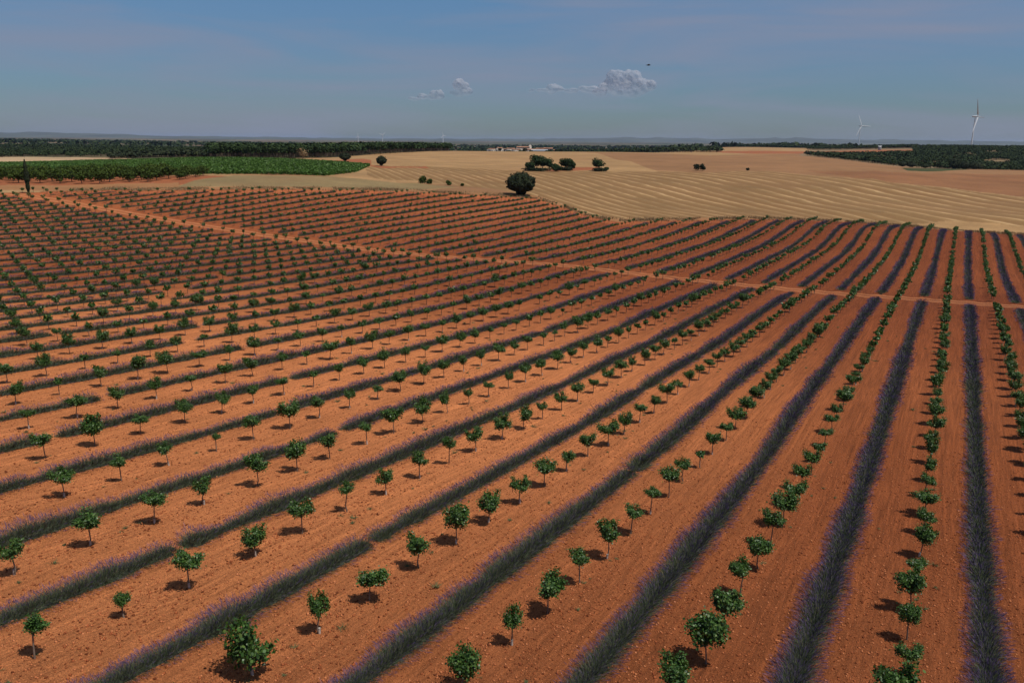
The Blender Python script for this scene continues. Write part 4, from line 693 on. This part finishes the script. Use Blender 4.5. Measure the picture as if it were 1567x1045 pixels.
# vineyard: vine rows of leaf clumps
def vineyard():
    r=np.random.default_rng(31);poly=[c for c in REGIONS if c[0]=='vinefloor'][0][1]
    th=az_of(420)+.9;du,dv=math.sin(th),math.cos(th);nu,nv=dv,-du
    pa=np.array(poly);lo,hi=pa.min(0),pa.max(0);lo=np.maximum(lo,[-520,120]);n=760000;u=lo[0]+(hi[0]-lo[0])*r.random(n);v=lo[1]+(hi[1]-lo[1])*r.random(n)
    s=u*nu+v*nv;s2=np.round(s/2.7)*2.7;w_=(s2-s)*.80;u=u+nu*w_;v=v+nv*w_
    k=inpoly(u,v,poly)&(vnoise(u/1.6,v/1.6)>.25);
    x,y=proj(u,v,height(u,v));k&=(x>-20)&(x<600)
    u,v=u[k],v[k];n=len(u);z=height(u,v)+.35+1.15*r.random(n)**.8-.25*np.abs(w_[k])
    V,Fc=cards(np.c_[u,v,z],unit(r.normal(size=(n,3))+[0,0,.8]),.24+.18*r.random(n),4,1.3,r)
    me=mesh('vineyard',V,[Fc],[M_vine]);tag(link('vineyard',me),'bright green vineyard in close rows',None,None,'stuff');print('vine',n)
vineyard()
# woods
def scatter(polyXD,n,seed):
    r=np.random.default_rng(seed);pl=np.array([P(x,D) for x,D in polyXD]);lo,hi=pl.min(0),pl.max(0)
    p_=lo+(hi-lo)*r.random((n*4,2));k=inpoly(p_[:,0],p_[:,1],[tuple(q) for q in pl]);return p_[k][:n],r
def wood(name,label,polyXD,n,hmin,hmax,seed,mat=M_wood,per=22,clump=0.,size=.9,wf=.85):
    p_,r=scatter(polyXD,n,seed)
    if clump: p_=p_[vnoise(p_[:,0]/38,p_[:,1]/55)+.4*vnoise(p_[:,0]/11,p_[:,1]/13)>clump]
    n=len(p_);h=hmin+(hmax-hmin)*r.random(n)**1.3;w=h*wf;d=unit(r.normal(size=(n,per,3)));d[:,:,2]=np.abs(d[:,:,2])*.9-.15*r.random((n,per))
    C=d*(np.stack([w*.5,w*.5,h*.45],-1))[:,None,:]*(.75+.35*r.random((n,per,1)))
    C[:,:,2]+=h[:,None]*.5;z=height(p_[:,0],p_[:,1]);C+=np.c_[p_,z][:,None,:]
    Nn=unit(d+[0,0,.4]+r.normal(size=(n,per,3))*.35)
    V,Fc=cards(C.reshape(-1,3),Nn.reshape(-1,3),size*(.6+.8*r.random(n*per)),4,1.3,r)
    # short stems
    b=np.c_[p_,z];ww=.18;an=np.array([0,2.09,4.19]);ring=np.c_[np.cos(an)*ww,np.sin(an)*ww]
    Vt=np.concatenate([np.concatenate([np.c_[p_+ring[j],z-.2] for j in range(3)]).reshape(3,n,3).transpose(1,0,2),np.concatenate([np.c_[p_+ring[j]*.6,z+h*.5] for j in range(3)]).reshape(3,n,3).transpose(1,0,2)],1)
    bb=np.arange(n)[:,None]*6+len(V);Ft=np.concatenate([bb+np.array([j,(j+1)%3,3+(j+1)%3,3+j]) for j in range(3)])
    me=mesh(name,np.r_[V,Vt.reshape(-1,3)],[Fc,Ft],[mat,M_bark],[0,1]);tag(link(name,me),label,None,None,'stuff');print(name,n)
wood('pine_forest','dark pine forest behind the vineyard, ending at the stubble',[(318,640),(420,625),(500,640),(600,790),(688,1000),(688,1250),(320,1500)],7500,8,11.5,1,M_pine,24,0,.95)
wood('scrub_wood','dark wooded country to the far left behind the pale field',[(-160,900),(60,880),(240,860),(330,800),(330,1100),(-160,1150)],2600,3.5,6,2,M_wood,16,.62,.8,1.1)
wood('olive_groves','dark green groves with pale gaps left of the pine forest',[(-160,1150),(330,1050),(320,1900),(-160,1900)],6500,2.6,5.,3,M_wood,14,.50,.9,1.3)
wood('dark_thicket','nearly black thicket at the edge of the pale field on the left',[(165,720),(235,735),(330,690),(330,760),(165,800)],420,3.5,6.5,4,M_oak,26,0,.8,1.2)
wood('far_left_wood','far strip of wood along the left horizon',[(-160,2100),(690,1700),(690,2300),(-160,2600)],4200,4,8.5,5,M_wood,14,.35,1.6,1.3)
wood('middle_wood','dark wood in the distance behind the stubble crest',[(700,2500),(880,1500),(1000,1330),(1100,1280),(1108,1450),(1000,2000),(900,2600),(700,3400)],6500,6,10,6,M_wood,16,.2,1.5,1.2)
wood('skyline_hedge','thin line of trees along the skyline behind the pale field',[(1108,2330),(1232,2330),(1232,2450),(1108,2450)],420,7,10,7,M_wood,18,0,1.4,1.2)
wood('ridge_wood','dark scrubby woodland covering the ridge on the right',[(1232,1180),(1300,1000),(1400,950),(1480,960),(1640,960),(1640,1950),(1400,1950),(1400,1500),(1300,1380)],7500,4,8,8,M_wood,22,.47,.9,1.35)
wood('upper_ridge_wood','dark wood along the skyline behind the red strip on the right',[(1236,1900),(1400,1780),(1410,2250),(1236,2350)],1500,6,9,17,M_wood,16,.15,1.2,1.2)
wood('far_plain_woods','scattered far woods on the plain below the hills',[(-160,3200),(1720,2600),(1720,7000),(-160,7000)],6500,8,16,9,M_wood,8,.72,5.,2.2)
# front pines one can tell apart
def front_pines():
    r=np.random.default_rng(41);xs=np.r_[np.arange(326,690,8.2)];cr=[]
    for s in range(6):
        V,Fc=blob_crown(np.random.default_rng(700+s),7.2,5.2,4.0,420,.42,11);cr.append(mesh('pine_crown',V,[Fc],[M_pine]))
    G=Geo();G.tube([(0,0,-.3),(.1,0,3),(0,0,7.5)],[.22,.17,.08],6);tm=G.mesh('pine_trunk',[M_bark])
    for i,x in enumerate(xs):
        D=np.interp(x,[318,420,500,600,690],[635,618,632,778,985])+r.normal()*4;u,v=P(x+r.normal()*1.5,D);s=.85+.3*r.random()
        t=empty('pine_tree',(u,v,hz(u,v)),'pine at the front edge of the forest, %s tree from its left end'%ordn(i+1),'tree','pines along the front of the forest',r.random()*6.28);t.scale=(s,s,s)
        link('trunk',tm,t);link('crown',cr[r.integers(0,6)],t)
front_pines()
big_tree('bare_tree',462,600,8.5,7.0,'greyish leafless-looking tree at the front of the pine forest','tree',M_dry,260,.30,1.5)

# ---------------------------------------------------------------- wind turbines
def turbine(x,D,hub,R,phi,yaw,label,dim=1.,parts=True,group=None,feather=0.):
    u,v=P(x,D);z=hz(u,v)
    if not parts:
        G=Geo();G.tube([(0,0,0),(0,0,hub)],[2.6*dim,1.6*dim],8)
        for i in range(3):
            a=phi+i*2*math.pi/3;G.tube([(0,-3,hub),(math.sin(a)*R,-3,hub+math.cos(a)*R)],[1.8*dim,.8*dim],5)
        G.box((0,0,hub),(1.6,4,1.6));o=link('wind_turbine',G.mesh('wind_turbine_mesh',[M_white]),None,(u,v,z));o.rotation_euler=(0,0,-az_of(x)+yaw);return tag(o,label,'wind turbine',group)
    t=empty('wind_turbine',(u,v,z),label,'wind turbine','near wind turbines on the ridge',-az_of(x)+yaw)
    G=Geo();G.tube([(0,0,-2),(0,0,hub*.5),(0,0,hub-1.5)],[1.6,1.2,.8],20);link('tower',G.mesh('tower_mesh',[M_white],True),t)
    G=Geo()
    ys=[-4.2,-3.5,-1,3,6.2,6.8];hw=[.9,1.5,1.8,1.8,1.5,.9]
    V=[];
    for y_,w_ in zip(ys,hw):
        for a in range(8):
            c,s=math.cos(a*math.pi/4+.39),math.sin(a*math.pi/4+.39);V.append((w_*np.clip(c*1.3,-1,1),y_,hub+w_*np.clip(s*1.3,-1,1)))
    Fq=[[i*8+j,i*8+(j+1)%8,(i+1)*8+(j+1)%8,(i+1)*8+j] for i in range(5) for j in range(8)];G.add(V,Fq);G.add(V[:8],[list(range(8))]);G.add(V[-8:],[list(range(8))])
    link('nacelle',G.mesh('nacelle_mesh',[M_white]),t)
    G=Geo();G.tube([(0,-4.4,hub),(0,-5.6,hub),(0,-6.6,hub),(0,-7.1,hub)],[1.7,1.6,.9,.15],14);link('hub',G.mesh('hub_mesh',[M_white],True),t)
    for i in range(3):
        a=phi+i*2*math.pi/3;G=Geo();d=np.array([math.sin(a),0,math.cos(a)]);c=np.array([math.cos(a),0,-math.sin(a)]);V=[]
        S=[(.02,.8,.8,0),(.06,.8,.75,0),(.16,1.9,.55,.5),(.3,1.6,.4,.35),(.6,1.05,.25,.15),(.85,.65,.14,.05),(1.,.18,.05,0)]
        for f,ch,tk,tw in S:
            tw=tw+feather
            o=np.array([0,-5.6,hub])+d*f*R
            for q in range(8):
                an=q*math.pi/4;xx=math.cos(an)*ch+(ch-.8)*.35;yy=math.sin(an)*tk
                V.append(o+c*(xx*math.cos(tw)-yy*math.sin(tw))+np.array([0,1,0])*(xx*math.sin(tw)+yy*math.cos(tw)))
        k=len(S);Fq=[[i2*8+j,i2*8+(j+1)%8,(i2+1)*8+(j+1)%8,(i2+1)*8+j] for i2 in range(k-1) for j in range(8)];G.add(V,Fq);G.add(V[-8:],[list(range(8))])
        link('blade',G.mesh('blade_mesh',[M_white],True),t)
turbine(1314,3000,0.0+76,40,math.radians(-28),math.radians(45),'left white wind turbine, rotor turned half towards the viewer')
turbine(1486.5,2100,68,41,math.radians(-27),math.radians(72),'right and larger white wind turbine, its rotor seen almost edge-on',feather=1.25)
for i,(x,D,h) in enumerate([(548,9500,66),(585.5,8200,84),(678,8200,84)]):
    turbine(x,D,h,34,i*.9,.3*i,'tiny pale wind turbine on the far horizon, %s from the left'%ordn([548,585.5,678].index(x)+1),1.3,False,'tiny wind turbines on the horizon')
# ---------------------------------------------------------------- village
def house(name,x,D,w,l,h,label,rz=0,tower=False,mats=(M_wall,M_roof),cat='house'):
    u,v=P(x,D);z=hz(u,v);t=empty(name,(u,v,z),label,cat,'houses of the far village',-az_of(x)+rz)
    G=Geo();G.box((0,0,h/2-1),(w/2,l/2,h/2+1));G.add([(-w/2,-l/2,h),(w/2,-l/2,h),(0,-l/2,h+l*.22)],[[0,1,2]]) if False else None
    link('wall',G.mesh('wall_mesh',[mats[0]]),t)
    G=Geo();e=.5;rh=l*.20;V=[(-w/2-e,-l/2-e,h),(w/2+e,-l/2-e,h),(w/2+e,l/2+e,h),(-w/2-e,l/2+e,h),(-w/2-e,0,h+rh),(w/2+e,0,h+rh)]
    G.add(V,[[0,1,5,4],[2,3,4,5],[0,3,2,1]]);G.add([V[0],V[4],V[3]],[[0,1,2]]);G.add([V[1],V[2],V[5]],[[0,1,2]])
    link('roof',G.mesh('roof_mesh',[mats[1]]),t)
    for i in (-1,0,1):
        G=Geo();G.box((i*w*.3,-l/2-.05,h*.6),(.7,.08,.9));link('window',G.mesh('window_mesh',[M_glass]),t)
    if tower:
        G=Geo();G.box((w/2+3.2,0,9),(3,3,10));G.add([(w/2+.0,-3.3,19),(w/2+6.5,-3.3,19),(w/2+6.5,3.3,19),(w/2,3.3,19),(w/2+3.2,0,22)],[[0,1,2,3]]);b=G.n-5
        G.F.setdefault((3,0),[]).append(np.array([[b,b+1,b+4],[b+1,b+2,b+4],[b+2,b+3,b+4],[b+3,b,b+4]]));link('bell_tower',G.mesh('tower_mesh',[mats[0]]),t)
r=np.random.default_rng(51);hx=np.sort(np.r_[735+95*r.random(20),826+22*r.random(5)])
for i,x in enumerate(hx):
    D=1750+550*r.random();house('village_house',float(x),D,12+12*r.random(),9+5*r.random(),7+4.5*r.random(),'small tiled house of the far village, %s from its left end'%ordn(i+1),r.normal()*.4)
house('village_church',800,2000,30,16,15,'tall church with a bell tower rising above the far village',.2,True,cat='church')
house('white_shed',826,1700,34,14,6,'long white shed at the right end of the far village',.05,mats=(M_shed,M_shed),cat='shed')
house('white_shed',840,1850,26,14,5,'smaller white shed standing right of the longest one',.1,mats=(M_shed,M_shed),cat='shed')
house('white_hut',1347,1700,6,6,7,'tiny white hut on the ridge between the wind turbines',.0,mats=(M_shed,M_shed),cat='hut')

# ---------------------------------------------------------------- bird
def bird():
    d=np.array(_ray(992.5,100));d/=np.linalg.norm(d);p_=d*95;G=Geo();f=unit(np.array([[1.,.25,0]]))[0]
    V=[];S=[(-.26,.01),(-.16,.045),(-.02,.075),(.12,.05),(.2,.03),(.25,.006)]
    G.tube([(s,0,0) for s,_ in S],[q for _,q in S],8);root=link('bird',G.mesh('bird_body',[plain('bird_dark',(.03,.028,.03),.8,.2)],True),None,p_)
    root.rotation_euler=(0,0,.5);tag(root,'small dark bird gliding high up right of the largest cloud','bird')
    for s in(-1,1):
        G=Geo();V=[(.10,0,.02),(.08,s*.28,.09),(-.02,s*.62,.05),(-.10,s*.5,.05),(-.10,s*.25,.07),(-.10,0,.02)];V2=[(a,b,c-.012) for a,b,c in V]
        G.add(V+V2,[[i,(i+1)%6,6+(i+1)%6,6+i] for i in range(6)]);G.add(V,[list(range(6))]);G.add(V2,[list(range(5,-1,-1))])
        link('wing',G.mesh('wing_mesh',[root.data.materials[0]]),root)
    G=Geo();G.box((-.3,0,0),(.07,.035,.006));link('tail',G.mesh('tail_mesh',[root.data.materials[0]]),root)
bird()

# ---------------------------------------------------------------- cumulus clouds
def cloud_mat():
    m,nt,p=newmat('cloud_vapour');g=N(nt,'ShaderNodeTexCoord');s=N(nt,'ShaderNodeSeparateXYZ');nt.links.new(g.outputs['Object'],s.inputs[0])
    d=N(nt,'ShaderNodeBsdfDiffuse');d.inputs[0].default_value=(.30,.295,.31,1);t=N(nt,'ShaderNodeBsdfTransparent');mx=N(nt,'ShaderNodeMixShader')
    lw=N(nt,'ShaderNodeLayerWeight',Blend=.35);rim=math_(nt,'SUBTRACT',1.,math_(nt,'POWER',lw.outputs['Facing'],2.2),clamp=True)
    hgt=math_(nt,'MULTIPLY_ADD',s.outputs[2],1/500.,.52,clamp=True)
    n=N(nt,'ShaderNodeTexNoise',Scale=.004,Detail=4.);nt.links.new(g.outputs['Object'],n.inputs['Vector'])
    f=math_(nt,'MULTIPLY',math_(nt,'MULTIPLY',rim,hgt),math_(nt,'MULTIPLY_ADD',n.outputs[0],.85,-.08),clamp=True)
    tl=N(nt,'ShaderNodeBsdfTranslucent');tl.inputs[0].default_value=(.30,.31,.36,1);ad=N(nt,'ShaderNodeAddShader');nt.links.new(d.outputs[0],ad.inputs[0]);nt.links.new(tl.outputs[0],ad.inputs[1]);d=ad
    nt.links.new(f,mx.inputs[0]);nt.links.new(t.outputs[0],mx.inputs[1]);nt.links.new(d.outputs[0],mx.inputs[2]);nt.links.new(mx.outputs[0],nt.nodes['Material Output'].inputs[0]);return m
M_cloud=cloud_mat()
def cloud(x,y,blobs,label,seed):
    d=np.array(_ray(x,y));D=30000;p_=d/np.hypot(d[0],d[1])*D;px_=D/F*1.03;r=np.random.default_rng(seed);G=Geo()
    th=az_of(x);rt=np.array([math.cos(th),-math.sin(th),0]);fw=np.array([math.sin(th),math.cos(th),0])
    n1,n2=28,14
    A=np.linspace(0,2*np.pi,n1,endpoint=False);B=np.linspace(0,np.pi,n2+1)
    for bx,by,br,hy in blobs:
        for q in range(4):
            c=rt*(bx+r.normal()*br*.35)*px_+fw*r.normal()*br*px_*.4+np.array([0,0,(by+abs(r.normal())*br*.3)*px_]);R=br*px_*(.6+.45*r.random())
            V=[]
            for b in B:
                for a in A:
                    dd=np.array([math.sin(b)*math.cos(a),math.sin(b)*math.sin(a),math.cos(b)*hy]);V.append(dd)
            V=np.array(V);nz=.22*(vnoise(V[:,0]*3+q*5+bx,V[:,2]*3+V[:,1]*2)-.5)*2+.05*(vnoise(V[:,0]*8+q,V[:,2]*8+V[:,1]*6)-.5)*2
            V=V*(1+nz)[:,None]*R+c
            Fq=[[i*n1+j,(i+1)*n1+j,(i+1)*n1+(j+1)%n1,i*n1+(j+1)%n1] for i in range(n2) for j in range(n1)];G.add(V,Fq)
    o=link('cloud',G.mesh('cloud_mesh',[M_cloud],True),None,p_);md=o.modifiers.new('join','REMESH');md.mode='VOXEL';md.voxel_size=26;md.use_smooth_shade=True;tag(o,label,'cloud')
cloud(948,142,[(-28,0,10,.6),(-12,4,12,.8),(0,16,14,1.),(12,14,14,.9),(28,10,12,.8),(40,6,9,.8),(20,0,14,.6),(-2,2,14,.7)],'largest cumulus cloud, a pale heap in the middle of the sky',1)
cloud(709,143,[(0,0,8,.8),(-2,8,8,1.),(4,2,8,.8),(-8,-2,8,.5)],'small peaked cloud, left of the flat band of clouds',2)
cloud(672,150,[(-24,0,6,.6),(-10,-2,7,.5),(0,2,7,.9),(-34,-3,6,.4)],'faint ragged cloud just left of the small peaked one',3)
cloud(848,139,[(-30,-1,5,.3),(-16,0,6,.45),(0,1,8,.8),(8,0,7,.5),(20,-1,7,.35),(30,-1,7,.4),(42,0,8,.45),(54,-1,8,.4),(66,-2,8,.35)],'low flat cloud bank joining the largest cloud on its left',4)

# ---------------------------------------------------------------- air
def haze():
    m=bpy.data.materials.new('haze_air');m.use_nodes=True;nt=m.node_tree;nt.nodes.clear()
    o_=nt.nodes.new('ShaderNodeOutputMaterial');v_=nt.nodes.new('ShaderNodeVolumePrincipled');v_.inputs['Color'].default_value=(.52,.68,1,1);v_.inputs['Density'].default_value=HAZE_D;v_.inputs['Anisotropy'].default_value=.25
    nt.links.new(v_.outputs[0],o_.inputs['Volume']);G=Geo();G.box((0,0,22.5),(27500,27500,87.5));o=link('haze',G.mesh('haze_mesh',[m]));tag(o,'thin blue haze over the far plain',None,None,'stuff')
HAZE_D=1.7e-5
if HAZE_D: haze()
